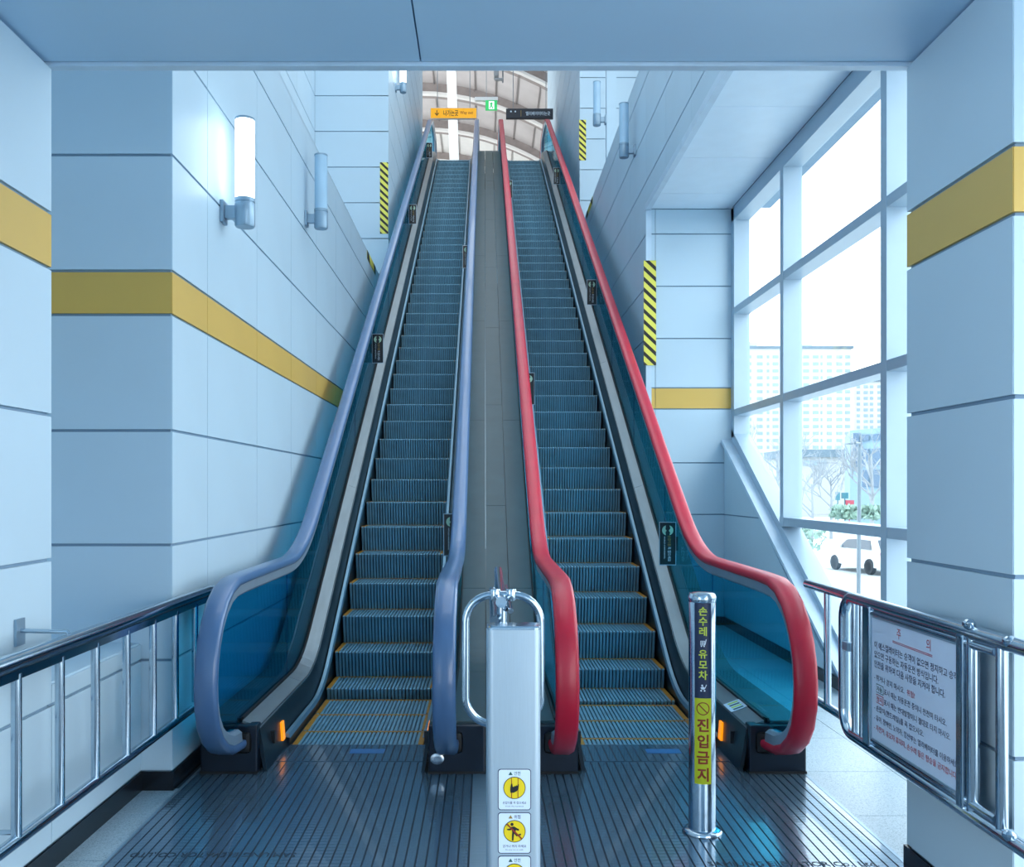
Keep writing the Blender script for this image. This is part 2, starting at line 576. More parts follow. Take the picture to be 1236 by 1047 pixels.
rb = structure('wall_right', MB().box(XR + PT, 2.9, YR1, FACE_R + PT, BAY_TOP + 0.012, LEDGE_R - 0.02), 'joint', 'dark shaded wall band above the window bay carrying two wall lamps', 'wall')
panels_x(rb, XR, -1, [YR1, 4.4, 5.46, 6.52, 7.58, 8.64, FACE_R], rows(BAY_TOP + 0.05, 4.495, 5.02, LEDGE_R - 0.27, LEDGE_R))
for y0, y1 in zip([YR1, 4.9, 6.0, 7.1, 8.2, 9.2], [4.9, 6.0, 7.1, 8.2, 9.2, FACE_R]):
    piece('panel', rb, 'soffit_white', ((XR + 0.04 + 2.5) / 2, (y0 + y1) / 2, BAY_TOP + 0.006), (2.5 - XR - 0.05, y1 - y0 - 0.006, 0.012))
structure('trim_2', MB().box(XR - 0.012, XR + 0.04, YR1, FACE_R, BAY_TOP - 0.02, BAY_TOP + 0.045), 'ceiling_trim', 'thin pale angle trim along the open edge of the bay soffit', 'trim')
structure('trim_3', MB().box(XR - 0.006, XR + 0.05, FACE_R - 0.02, FACE_R, 0.0, BAY_TOP + 0.03), 'ceiling_trim', 'thin upright angle trim on the corner of the right wall', 'trim')
ru = structure('wall_right', MB().box(XR + PT, XR + 0.3, FACE_R2 + PT, 25.0, 4.5, 14), 'joint', 'upper right side wall beside the top of the right escalator', 'wall')
panels_x(ru, XR, -1, steps_to(FACE_R2, 25.0, 1.06), rows(5.55, 6.08, 6.61, 7.14, 7.67, 8.2, 8.73, 9.26, 9.79, 10.32, 10.85, 11.38, 12.0, 13.0))
rg = structure('wall_right', MB().box(XR + PT, 3.4, FACE_R2 + PT, FACE_R2 + 0.3, 5.5, 13), 'joint', 'upper right wall of wide pale panels facing the entrance above the ledge', 'wall')
panels_y(rg, FACE_R2, -1, [XR, 2.25, 3.3], rows(5.83, 6.36, 6.89, 7.42, 7.95, 8.48, 9.01, 9.54, 10.1))
co = MB().box(XR, XR + 0.13, 12.85, 12.95, LEDGE_R, 12).build('column', 'panel')
tag(co, 'slim grey column standing on the upper right ledge behind a wall lamp', 'column', kind='structure')

# baseboards
tag(MB().box(-1.57, -1.562, 1.0, YL, 0, 0.085).build('baseboard_left', 'baseboard'), 'black baseboard under the left low wall', 'baseboard', kind='structure')
tag(MB().box(-1.57, XL + 0.008, YL - 0.010, YL, 0, 0.085).box(XL, XL + 0.008, YL, 6.0, 0, 0.085).build('baseboard_left', 'baseboard'), 'black baseboard around the left pillar corner', 'baseboard', kind='structure')
tag(MB().box(1.522, 1.53, YR0 - 0.008, YR1 + 0.008, 0, 0.085).box(1.53, 2.45, YR0 - 0.008, YR0, 0, 0.085).box(1.53, 2.45, YR1, YR1 + 0.008, 0, 0.085).build('baseboard_right', 'baseboard'), 'black baseboard around the right pillar', 'baseboard', kind='structure')
tag(MB().box(XR, 2.48, FACE_R - 0.03, FACE_R - 0.021, 0, 0.085).build('baseboard_right', 'baseboard'), 'black baseboard under the wall at the end of the window bay', 'baseboard', kind='structure')

# ------------------------------------------------------------------ curtain wall of the bay
SLOPE = math.tan(math.radians(30))
WI, WO = 2.50, 2.66
SL_Y, SL_Z = 9.56, 1.93          # line of the sloped sill at the inner face


def sill(y):
    return SL_Z + (y - SL_Y) * SLOPE


win = empty('window_1', (WI, 6.6, 0), 'tall white framed curtain wall window with a sloped sill beside the right escalator', 'window', kind='structure')
for y in (3.95, 6.0, 8.06):
    MB().box(WI, WO, y - 0.045, y + 0.045, max(0.0, sill(y)), 4.085).build('mullion', 'mullion', win, bevel=0.003)
MB().box(WI, WO, FACE_R - 0.10, FACE_R, 1.9, BAY_TOP).build('jamb', 'mullion', win, bevel=0.003)
for z in (1.105, 2.146, 3.17):
    y1 = FACE_R - 0.10 if z > 2.1 else SL_Y + (z - SL_Z) / SLOPE
    MB().box(WI + 0.004, WO - 0.004, YR1, y1, z - 0.035, z + 0.035).build('transom', 'mullion', win, bevel=0.003)
MB().box(WI, WO, YR1, FACE_R, 4.08, BAY_TOP).build('header', 'mullion', win, bevel=0.003)
yb = SL_Y - SL_Z / SLOPE
MB().prism([(WI, yb - 0.05, -0.012), (WI, FACE_R, sill(FACE_R) - 0.02), (WI, FACE_R, sill(FACE_R) - 0.16), (WI, yb + 0.19, -0.012)], (WO - WI, 0, 0)).build('sloped_sill', 'mullion', win)
MB().box(WI, WO, YR1, yb, -0.012, 0.06).build('bottom_rail', 'mullion', win, bevel=0.003)


def clip(poly, fn):
    out = []
    for i in range(len(poly)):
        a, b = poly[i], poly[(i + 1) % len(poly)]
        fa, fb = fn(a), fn(b)
        if fa >= 0:
            out.append(a)
        if (fa >= 0) != (fb >= 0):
            t = fa / (fa - fb)
            out.append((a[0] + (b[0] - a[0]) * t, a[1] + (b[1] - a[1]) * t))
    return out


ycuts = [YR1, 3.95, 6.0, 8.06, FACE_R - 0.05]
zcuts = [0.03, 1.105, 2.146, 3.17, 4.12]
for y0, y1 in zip(ycuts[:-1], ycuts[1:]):
    for z0, z1 in zip(zcuts[:-1], zcuts[1:]):
        poly = clip([(y0, z0), (y1, z0), (y1, z1), (y0, z1)], lambda p: p[1] - sill(p[0]) + 0.01)
        if len(poly) > 2:
            MB().prism([(2.625, y, z) for y, z in poly], (0.012, 0, 0)).build('pane', 'clear_glass', win)
            # dark gasket line on the pane side of the frame
tri = structure('wall_right', MB().prism([(2.435, yb + 0.12, 0), (2.435, FACE_R, 0), (2.435, FACE_R, sill(FACE_R) - 0.16)], (0.1, 0, 0)), 'joint', 'low triangular wall under the sloped window sill', 'wall')
for z0, z1 in ((0.085, 1.121), (1.121, 2.2)):
    for y0, y1 in ((6.2, FACE_R - 0.02),):
        poly = clip([(y0, z0 + 0.006), (y1, z0 + 0.006), (y1, z1 - 0.006), (y0, z1 - 0.006)], lambda p: sill(p[0]) - 0.17 - p[1])
        if len(poly) > 2:
            MB().prism([(2.423, y, z) for y, z in poly], (0.012, 0, 0)).build('panel', 'panel', tri)
MB().prism([(2.40, yb + 0.1, 0.0), (2.40, FACE_R, sill(FACE_R) - 0.17), (2.40, FACE_R, sill(FACE_R) - 0.13), (2.40, yb + 0.04, 0.0)], (0.10, 0, 0)).build('ledge_cap', 'ceiling_trim', tri)
MB().box(2.414, 2.424, yb + 0.3, FACE_R - 0.03, 0, 0.085).build('baseboard', 'baseboard', tri)

# clerestory on the upper right
wu2 = empty('window_2', (2.8, 10, LEDGE_R), 'upper right white framed glazing above the ledge', 'window', kind='structure')
for y in (3.6, 5.45, 7.3, 9.15, 11.0, 12.85, 14.7, 16.4):
    MB().box(2.8, 2.92, y - 0.05, y + 0.05, LEDGE_R - 0.02, 11.0).build('mullion', 'mullion', wu2)
for z in (7.4, 9.0, 11.0):
    MB().box(2.8, 2.92, YR1, FACE_R2, z - 0.04, z + 0.04).build('transom', 'mullion', wu2)
for y0, y1 in zip((3.6, 5.45, 7.3, 9.15, 11.0, 12.85, 14.7), (5.45, 7.3, 9.15, 11.0, 12.85, 14.7, 16.4)):
    for z0, z1 in ((LEDGE_R, 7.4), (7.4, 9.0), (9.0, 11.0)):
        MB().box(2.855, 2.867, y0, y1, z0, z1).build('pane', 'tinted_glass', wu2)

# ------------------------------------------------------------------ upper hall
ZT, YT = 8.73, 21.3


def vault(x):
    return 13.67 - (x + 2.0) ** 2 / 14.0


hv = MB()
xs = [-7 + i * 0.5 for i in range(23)]
hv.loft([[V((x, 22.0, vault(x))) for x in xs] + [V((x, 22.0, vault(x) + 0.15)) for x in reversed(xs)], [V((x, 40, vault(x))) for x in xs] + [V((x, 40, vault(x) + 0.15)) for x in reversed(xs)]])
hw = MB()
hw.loft([[V((x, 31.9, vault(x) - .01)) for x in xs] + [V((x, 31.9, vault(x) + 0.05)) for x in reversed(xs)], [V((x, 40, vault(x) - .01)) for x in xs] + [V((x, 40, vault(x) + 0.05)) for x in reversed(xs)]])
roof = structure('ceiling', hv, 'hall_panel', 'curved ribbed vault over the upper hall', 'ceiling')
hw.build('white_lining', 'hall_white', roof)
# deep curved beams and thin purlins
for y, h in ((23.0, 0.5), (26.0, 0.5), (28.9, 0.5), (31.8, 0.5), (34.8, 0.5)):
    MB().loft([[V((x, y + dy, vault(x) - dz)) for x in xs for _ in (0,)] for dy, dz in ((0, 0.0), (0, h * 0.6), (0.42, h * 0.6), (0.42, 0.0))], closed=False, caps=False).build('arched_beam', 'hall_rib', roof)
    MB().loft([[V((x, y + dy, vault(x) - dz)) for x in xs] for dy, dz in ((-0.05, h * 0.55), (-0.05, h * 0.6 + 0.05), (0.12, h * 0.6 + 0.05), (0.12, h * 0.55))], closed=False, caps=False).build('beam_flange', 'hall_white', roof)
for x in [-3.4 + 0.62 * i for i in range(14)]:
    MB().box(x - 0.012, x + 0.012, 22, 40, vault(x) - 0.05, vault(x) + 0.05).build('purlin', 'purlin', roof)
structure('wall_back', MB().box(-7, 4, 39.5, 40, ZT, 13.0), 'hall_white', 'white end wall at the far side of the upper hall', 'wall')
structure('floor', MB().box(-6, 4, YT + 0.9, 40, ZT - 0.4, ZT - 0.02), 'hall_floor', 'grey floor of the upper hall at the top of the escalators', 'floor')
br = tag(MB().prism([(-1.02, 24.4, 13.5), (-0.78, 24.4, 13.5), (-0.62, 24.4, 8.7), (-0.86, 24.4, 8.7)], (0, 0.15, 0)).build('brace', 'hall_white'), 'white leaning steel post in the upper hall', 'post')
br['kind'] = 'structure'
pp = structure('wall_left', MB().box(-6, -1.45, 33, 33.2, ZT, 11.2), 'hall_white', 'low white parapet in the upper hall behind the yellow sign', 'wall')


structure('wall_back', MB().box(-1.6, 1.9, 22.2, 22.4, 0, ZT - 0.4), 'panel', 'hidden wall closing the space under the upper hall', 'wall')

# ------------------------------------------------------------------ escalators
Y0 = 6.18


def base(y, off=0.0, r0=0.30, r1=0.45):
    """height of the step line at depth y, with eased ends"""
    def ramp(t, r):
        if t <= -r:
            return 0.0
        if t >= r:
            return t
        return (t + r) ** 2 / (4 * r)
    return SLOPE * (ramp(y - Y0, r0) - ramp(y - YT, r1))


def samples(a, b):
    ys = [a]
    for lo, hi, d in ((Y0 - 0.5, Y0 + 0.5, 0.1), (YT - 0.6, YT + 0.6, 0.15)):
        y = lo
        while y <= hi + 1e-6:
            if a + 0.02 < y < b - 0.02:
                ys.append(y)
            y += d
    return ys + [b]


def ribbon(prof, a, b, r0=0.3):
    """closed profile [(x, d)] swept along the step line"""
    return MB().loft([[V((x, y, base(y, r0=r0) + d)) for x, d in prof] for y in samples(a, b)])


def rail_path():
    """centre line (y, z) of a handrail from the lower inlet, round the newel, up and round the top"""
    pts = [(4.70, 0.155), (4.56, 0.158), (4.42, 0.175), (4.30, 0.215), (4.205, 0.275), (4.14, 0.35), (4.105, 0.44), (4.098, 0.53), (4.11, 0.62), (4.145, 0.71), (4.20, 0.79), (4.28, 0.86), (4.38, 0.91), (4.50, 0.935)]
    y = 4.7
    while y < YT + 1.2:
        if 5.5 < y < 7.0 or YT - 0.9 < y:
            d = 0.08
        else:
            d = 0.5
        pts.append((y, 0.94 + base(y, r0=0.45, r1=0.6)))
        y += d
    zt = ZT + 0.94
    cy = YT + 1.25
    for k in range(0, 10):
        a = math.pi / 2 - math.pi * k / 9
        pts.append((cy + 0.36 * math.cos(a), zt - 0.38 + 0.38 * math.sin(a)))
    pts.append((cy - 0.3, zt - 0.76))
    return pts


PATH = rail_path()


def frames(path):
    out = []
    for i, (y, z) in enumerate(path):
        a = path[max(0, i - 1)]
        b = path[min(len(path) - 1, i + 1)]
        ty, tz = b[0] - a[0], b[1] - a[1]
        l = math.hypot(ty, tz)
        ty, tz = ty / l, tz / l
        out.append((y, z, -tz, ty))      # normal: left of travel; at the newel this points outward... (see sweep)
    return out


def sweep(cx, sec, path=PATH):
    """section [(x, n)] along the path; n > 0 points to the outer side of the loop"""
    rings = []
    for y, z, ny, nz in frames(path):
        rings.append([V((cx + x, y + ny * n, z + nz * n)) for x, n in sec])
    return MB().loft(rings)


RAIL_SEC = [(-0.047, -0.012), (-0.051, 0.004), (-0.047, 0.018), (-0.034, 0.026), (0.034, 0.026), (0.047, 0.018), (0.051, 0.004), (0.047, -0.012), (0.036, -0.016), (-0.036, -0.016)]
GUIDE_SEC = [(-0.040, -0.016), (0.040, -0.016), (0.036, -0.058), (0.018, -0.072), (-0.018, -0.072), (-0.036, -0.058)]

RISE, RUN, FLATP = 0.2025, 0.3507, 0.405


def step_meshes():
    """one step: ribbed tread and curved riser, nose at the origin; and its yellow edge marks"""
    w = 0.352
    n = 30
    p = 2 * w / n
    mb = MB()
    prof = [(0.40, 0.0), (0.004, 0.0), (0.0, -0.006), (0.012, -0.06), (0.028, -0.13), (0.05, -0.215)]
    low = [(0.40, -0.012), (0.020, -0.012), (0.012, -0.016), (0.022, -0.06), (0.038, -0.13), (0.06, -0.215)]
    back = [(0.40, -0.03), (0.05, -0.03), (0.04, -0.035), (0.045, -0.06), (0.06, -0.13), (0.08, -0.215)]
    for i in range(n):
        x0, x1 = -w + i * p + 0.0042, -w + (i + 1) * p - 0.0042
        a = [V((x0, y, z)) for y, z in prof]
        b = [V((x1, y, z)) for y, z in prof]
        c = [V((x1 + 0.0015, y, z)) for y, z in low]
        d = [V((x0 - 0.0015, y, z)) for y, z in low]
        k = len(prof)
        vs = a + b + c + d
        fs = []
        for j in range(k - 1):
            fs += [(j, j + 1, k + j + 1, k + j), (k + j, k + j + 1, 2 * k + j + 1, 2 * k + j), (3 * k + j, 3 * k + j + 1, j + 1, j)]
        mb.add(vs, fs)
    k = len(low)
    bed = MB()
    vs = [V((-w, y, z)) for y, z in low] + [V((w, y, z)) for y, z in low]
    bed.add(vs, [(j, j + 1, k + j + 1, k + j) for j in range(k - 1)])
    mk = MB()
    mk.box(-w + 0.001, w - 0.001, 0.372, 0.397, -0.011, 0.0012)
    for s in (-1, 1):
        x0, x1 = sorted((s * (w - 0.028), s * (w + 0.001)))
        mk.box(x0, x1, 0.012, 0.372, -0.011, 0.0012)
    return mb, mk, bed


STEP_MB, MARK_MB, BED_MB = step_meshes()
STEP_DATA = {}


def add_step(root, cx, y, z):
    w = WORLD[root.name]
    if not STEP_DATA:
        WORLD['_'] = V((0, 0, 0))
        s = STEP_MB.build('step', 'step_metal')
        m = MARK_MB.build('edge_marking', 'yellow_mark')
        g = BED_MB.build('groove_bed', 'step_dark')
        STEP_DATA['s'], STEP_DATA['m'], STEP_DATA['g'] = s.data, m.data, g.data
    else:
        s = bpy.data.objects.new('step', STEP_DATA['s'])
        m = bpy.data.objects.new('edge_marking', STEP_DATA['m'])
        g = bpy.data.objects.new('groove_bed', STEP_DATA['g'])
        COL.objects.link(s)
        COL.objects.link(m)
        COL.objects.link(g)
    s.parent = root
    s.location = V((cx, y, z)) - w
    m.parent = s
    g.parent = s


def caution_plate(root, c, s, y, side_text):
    """small black plate standing in from the glass"""
    zc = base(y) + 0.60
    tilt = 0.0
    x0 = c + s * 0.505
    xc = x0 - s * 0.060
    p = MB().box(xc - 0.056, xc + 0.056, y, y + 0.006, zc - 0.15, zc + 0.15).build('caution_plate', 'black_plastic', root)
    MB().box(xc - 0.060, xc + 0.060, y + 0.001, y + 0.005, zc - 0.155, zc - 0.150).box(xc - 0.060, xc + 0.060, y + 0.001, y + 0.005, zc + 0.150, zc + 0.155).box(xc - 0.060, xc - 0.056, y + 0.001, y + 0.005, zc - 0.15, zc + 0.15).box(xc + 0.056, xc + 0.060, y + 0.001, y + 0.005, zc - 0.15, zc + 0.15).build('plate_edge', 'guide_metal', p)
    MB().box(min(x0, x0 + s * 0.012), max(x0, x0 + s * 0.012), y - 0.01, y + 0.02, zc - 0.05, zc + 0.05).build('clip', 'black_plastic', p)
    o = (xc, y, zc + 0.095)
    for q in (-1, 1):
        pts = ring2(0.036, 14, math.radians(-75 if q > 0 else 105), math.radians(75 if q > 0 else 255)) + [(q * 0.016, 0.014), (q * 0.004, -0.002), (q * 0.014, -0.016)]
        flat(p, 'emblem_pale', [(x + q * 0.004, z) for x, z in pts], o, (1, 0, 0), (0, 0, 1), name='emblem')
    text('손잡이를', 'ink_gold', p, (xc + 0.012, y, zc + 0.02), (0, 0, -1), (1, 0, 0), 0.026, width=0.075)
    text('꼭 잡으세요', 'ink_white', p, (xc + 0.012, y, zc - 0.075), (0, 0, -1), (1, 0, 0), 0.026, width=0.105)
    text('HOLD HANDRAIL', 'ink_white', p, (xc - 0.022, y, zc - 0.03), (0, 0, -1), (1, 0, 0), 0.013, width=0.16)


def sym(sec, s):
    return [(s * x, d) for x, d in sec]


def escalator(c, phase, rubber, label, plates):
    root = empty('escalator', (c, 4.6, 0), label, 'escalator', 'pair of escalators rising to the upper hall')
    # steps: flat ones first, then the incline
    for k in range(4):
        add_step(root, c, phase - FLATP * k - (0.0 if k else 0.0), base(phase) if k == 0 else -0.0005 * k)
    k = 1
    while True:
        y = phase + RUN * k
        if y > YT:
            break
        add_step(root, c, y, SLOPE * (y - Y0))
        k += 1
    for q in range(3):
        add_step(root, c, y + FLATP * q, ZT)
    MB().box(c - 0.36, c + 0.36, 5.0, 5.8, -0.26, -0.24).build('pit_floor', 'step_dark', root)
    ribbon([(c - 0.36, -0.35), (c + 0.36, -0.35), (c + 0.36, -0.37), (c - 0.36, -0.37)], 5.2, YT + 1.2).build('truss', 'step_dark', root)
    # comb plates
    cm = MB().box(c - 0.40, c + 0.40, 4.83, 5.139, -0.010, 0.003)
    cb = cm.build('comb_plate', 'plate_metal', root)
    tm = MB()
    for i in range(34):
        x = c - 0.352 + (i + 0.5) * 0.704 / 34
        tm.prism([(x - 0.006, 5.139, 0.003), (x + 0.006, 5.139, 0.003), (x + 0.003, 5.175, -0.004), (x - 0.003, 5.175, -0.004)], (0, 0, -0.006))
    tm.build('comb_teeth', 'deck_metal', cb)
    gm = MB()
    for i in range(18):
        x = c - 0.36 + i * 0.04
        gm.box(x, x + 0.007, 4.835, 5.13, 0.0028, 0.0036)
    gm.build('groove', 'plate_groove', cb)
    MB().box(c - 0.02, c + 0.16, 4.97, 5.05, 0.0036, 0.0046).build('tape_mark', 'tape_blue', cb)
    MB().box(c - 0.42, c + 0.42, YT + 0.75, YT + 1.6, ZT - 0.05, ZT + 0.003).build('landing_plate', 'plate_metal', root)
    for s in (-1, 1):
        X = lambda o: c + s * o
        ribbon([(X(.364), -.33), (X(.374), -.33), (X(.374), .065), (X(.364), .065)], 5.145, YT + 1.2).build('skirt', 'skirt', root)
        ribbon([(X(.352), .050), (X(.380), .056), (X(.380), .074), (X(.360), .072)], 5.10, YT + 1.0).build('deflector', 'deflector', root)
        ribbon([(X(.374), .0), (X(.392), .0), (X(.43), .22), (X(.412), .222)], 4.66, YT + 1.3).build('inner_cladding', 'skirt', root)
        yj = [4.66, 5.75, 8.2, 10.6, 13.0, 15.4, 17.8, 20.2, YT + 1.3]
        for a, b in zip(yj[:-1], yj[1:]):
            ribbon([(X(.410), .205), (X(.495), .236), (X(.495), .250), (X(.410), .219)], a, b - 0.004).build('deck_strip', 'deck_metal', root)
        ribbon([(X(.494), .22), (X(.506), .22), (X(.506), .262), (X(.494), .262)], 4.68, YT + 1.3).build('seal', 'rubber_black', root)
        yo = [4.66, 6.9, 9.3, 11.7, 14.1, 16.5, 18.9, YT + 1.3]
        for a, b in zip(yo[:-1], yo[1:]):
            ribbon([(X(.524), .236), (X(.688), .236), (X(.688), .248), (X(.524), .248)], a, b - 0.004).build('outer_deck', 'deck_centre', root)
        ribbon([(X(.512), .21), (X(.526), .21), (X(.526), .256), (X(.512), .256)], 4.68, YT + 1.3).build('seal', 'rubber_black', root)
        side = MB()
        ys = samples(4.66, 13.0)
        side.loft([[V((X(.684), y, 0.0)), V((X(.690), y, 0.0)), V((X(.690), y, base(y) + .24)), V((X(.684), y, base(y) + .24))] for y in ys])
        side.build('side_cladding', 'cladding' if s * c > 0 else 'skirt', root)  # outer side pale as a reflector for window light, inner side dark
        # newel box
        nb = MB().box(c + s * .55 - .137, c + s * .55 + .137, 4.616, 4.70, 0.003, .236).build('newel_base', 'newel_black', root, bevel=0.008)
        MB().box(X(.51) - .068, X(.51) + .068, 4.600, 4.62, .105, .205).build('handrail_inlet', 'rubber_black', nb, bevel=0.02)
        MB().box(c + s * .55 - .139, c + s * .55 + .139, 4.612, 4.70, 0.002, .014).build('foot_trim', 'rubber_black', nb)
        # handrail
        hr = sweep(c + s * .51, RAIL_SEC).build('handrail', rubber, root, smooth=True, angle=60)
        gpath = [p for p in PATH[1:-1]]
        sweep(c + s * .51, GUIDE_SEC, gpath).build('handrail_guide', 'guide_metal', root, smooth=True, angle=30)
        # glass
        gx = c + s * .51 - 0.005
        fr = frames(PATH)
        inner = [(y - ny * 0.06, z - nz * 0.06) for y, z, ny, nz in fr]
        outl = [p for p in inner[1:] if p[0] < 5.775 and p[1] < 1.2]
        outl = [p for p in outl if not (p[0] > 4.5 and p[1] < 0.3)]
        poly = [(5.775, 0.235), (4.60, 0.235)] + outl + [(5.775, 0.88 + base(5.775, r0=.45))]
        MB().prism([(gx, y, z) for y, z in poly], (0.010, 0, 0)).build('glass_panel', 'teal_glass', root)
        gy = [5.78 + 1.52 * i for i in range(11)] + [YT + 1.2]
        for a, b in zip(gy[:-1], gy[1:]):
            b -= 0.006
            ys = samples(a, b)
            MB().loft([[V((gx, y, base(y) + .235)), V((gx + .01, y, base(y) + .235)), V((gx + .01, y, base(y, r0=.45, r1=.6) + .885)), V((gx, y, base(y, r0=.45, r1=.6) + .885))] for y in ys]).build('glass_panel', 'teal_glass', root)
        for (ss, y) in plates:
            if ss == s:
                caution_plate(root, c, s, y, None)
        # indicator lamps low on the inner cladding
        MB().prism([(X(.384), 5.02, .055), (X(.384), 5.075, .055), (X(.400), 5.115, .140), (X(.400), 5.06, .140)], (-s * 0.012, 0, 0)).build('indicator_lamp', 'indicator', root)
        MB().box(min(X(.40), X(.378)), max(X(.40), X(.378)), 4.84, 4.86, .09, .15).build('sensor', 'black_plastic', root)
    return root


CL, CR = -0.684, 0.865
esc_l = escalator(CL, 6.265, 'rubber_blue', 'left escalator with slate blue handrails and dark ribbed steps', [(-1, 10.1), (-1, 15.0), (-1, 19.5), (1, 6.95), (1, 13.0)])
esc_r = escalator(CR, 6.11, 'rubber_red', 'right escalator with red handrails and dark ribbed steps', [(1, 6.85), (1, 11.7), (1, 17.4), (-1, 9.2), (-1, 16.5)])
# key switch on the left escalator's inner newel, sticker on the right outer deck
ks = MB().lathe([(0.034, 0), (0.034, 0.004), (0.028, 0.007), (0.012, 0.007), (0.010, 0.012), (0.0005, 0.012)], (0, 0, 0), 20)
ks.v = [V((CL + .455 + p.x, 4.616 - p.z, 0.075 + p.y * 0.8)) for p in ks.v]
ks.build('key_switch', 'key_brass', esc_l, smooth=True)
st = MB().box(0, .10, 0, .17, 0, .002)
st.v = [V((CR + .411 + p.x * .85, 4.95 + p.y, .2215 + p.x * .31 + p.z)) for p in st.v]
sto = st.build('sticker', 'sticker_white', esc_r)
for i in range(4):
    q = MB().box(.02, .08, .015 + i * .038, .035 + i * .038, .002, .003)
    q.v = [V((CR + .411 + p.x * .85, 4.95 + p.y, .2215 + p.x * .31 + p.z)) for p in q.v]
    q.build('sticker_mark', 'ink_lime' if i % 2 else 'ink_green', sto)

# decking between the escalators
cd = empty('centre_deck', (0.09, 4.7, 0), 'grey decking strip running up between the two escalators', 'deck')
yj = [4.66, 6.55, 7.9, 9.6, 11.5, 13.6, 15.9, 18.4, YT + 1.3]
for a, b in zip(yj[:-1], yj[1:]):
    ribbon([(0.009, .234), (0.172, .234), (0.172, .250), (0.009, .250)], a, b - 0.005).build('panel', 'deck_centre', cd)
ribbon([(0.008, .20), (0.173, .20), (0.173, .225), (0.008, .225)], 4.68, YT + 1.3).build('backing', 'rubber_black', cd)
MB().box(0.006, 0.174, 4.64, 4.66, 0.0, .25).build('end_panel', 'deck_centre', cd)

# ------------------------------------------------------------------ floor plates in front of the escalators
for x0, x1, nm in ((-1.395, -0.05, 'left'), (0.172, 1.545, 'right')):
    mb = MB().box(x0, x1, 2.2, 4.825, -0.012, -0.002)
    r = mb.build('floor_plate', 'plate_groove')
    tag(r, 'dark grooved metal floor plate before the %s escalator' % ('slate blue' if nm == 'left' else 'red'), 'floor plate', 'grooved floor plates')
    rb_ = MB()
    x = x0 + 0.012
    while x < x1 - 0.03:
        rb_.box(x, x + 0.0325, 2.2, 3.52 - 0.002, -0.002, 0.0015)
        rb_.box(x, x + 0.0325, 3.52, 4.82, -0.002, 0.0015)
        x += 0.039
    rb_.build('rib_surface', 'plate_metal', r)
    fr_ = MB().box(x0 - 0.008, x0 + 0.006, 2.2, 5.0, -0.002, 0.003).box(x1 - 0.006, x1 + 0.008, 2.2, 5.0, -0.002, 0.003)
    fr_.build('edge_strip', 'strip_metal', r)
    # comb area beside the escalators
    MB().box(x0, x1, 4.829, 5.13, -0.012, -0.001).build('back_plate', 'plate_metal', r)
    if nm == 'left':
        text('SAMJUNG ELEVATOR CO.,LTD', 'plate_groove', r, (-1.02, 3.60, 0.0016), (-1, 0, 0), (0, -1, 0), 0.06, width=0.62)
    else:
        text('SAMJUNG ELEVATOR Co., Ltd.', 'plate_groove', r, (1.13, 3.50, 0.0016), (1, 0, 0), (0, 1, 0), 0.06, width=0.62)
ds = MB().box(-0.042, 0.164, 2.2, 4.61, -0.012, 0.004).build('divider_strip', 'strip_metal')
tag(ds, 'plain stainless strip between the two grooved floor plates', 'floor strip')

# ------------------------------------------------------------------ sign post in the middle
px, py = 0.083, 2.70
sp = empty('sign_post', (px, py + 0.04, 0), 'silver upright post with yellow warning stickers between the escalators', 'post')
body = rrect(0.150, 0.085, 0.018)
MB().loft([[V((px + x, py + 0.0425 + y, z)) for x, y in body] for z in (0.004, 0.978)]).build('shaft', 'brushed', sp, smooth=True)
cap = rrect(0.152, 0.087, 0.018)
MB().loft([[V((px + x, py + 0.0425 + y, z)) for x, y in cap] for z in (0.978, 0.984)] + [[V((px + x * .97, py + 0.0425 + y * .95, 0.988)) for x, y in cap]]).build('cap', 'stainless', sp)
MB().box(px - 0.0785, px - 0.074, py + 0.025, py + 0.06, 0.004, 0.975).build('side_channel', 'lamp_grey', sp)
MB().box(px - 0.11, px + 0.11, py - 0.03, py + 0.115, 0.004, 0.012).build('foot_plate', 'stainless', sp, bevel=0.003)
R_, U_ = (1, 0, 0), (0, 0, 1)
STK = [('안전', 'ink_green', '손잡이를 꼭 잡으세요', 'Hold the handrail'), ('위험', 'ink_navy', '걷거나 뛰지 마세요', 'Do not run or walk'), ('안전', 'ink_green', '노란선 안에 서세요', 'Stay inside the line')]
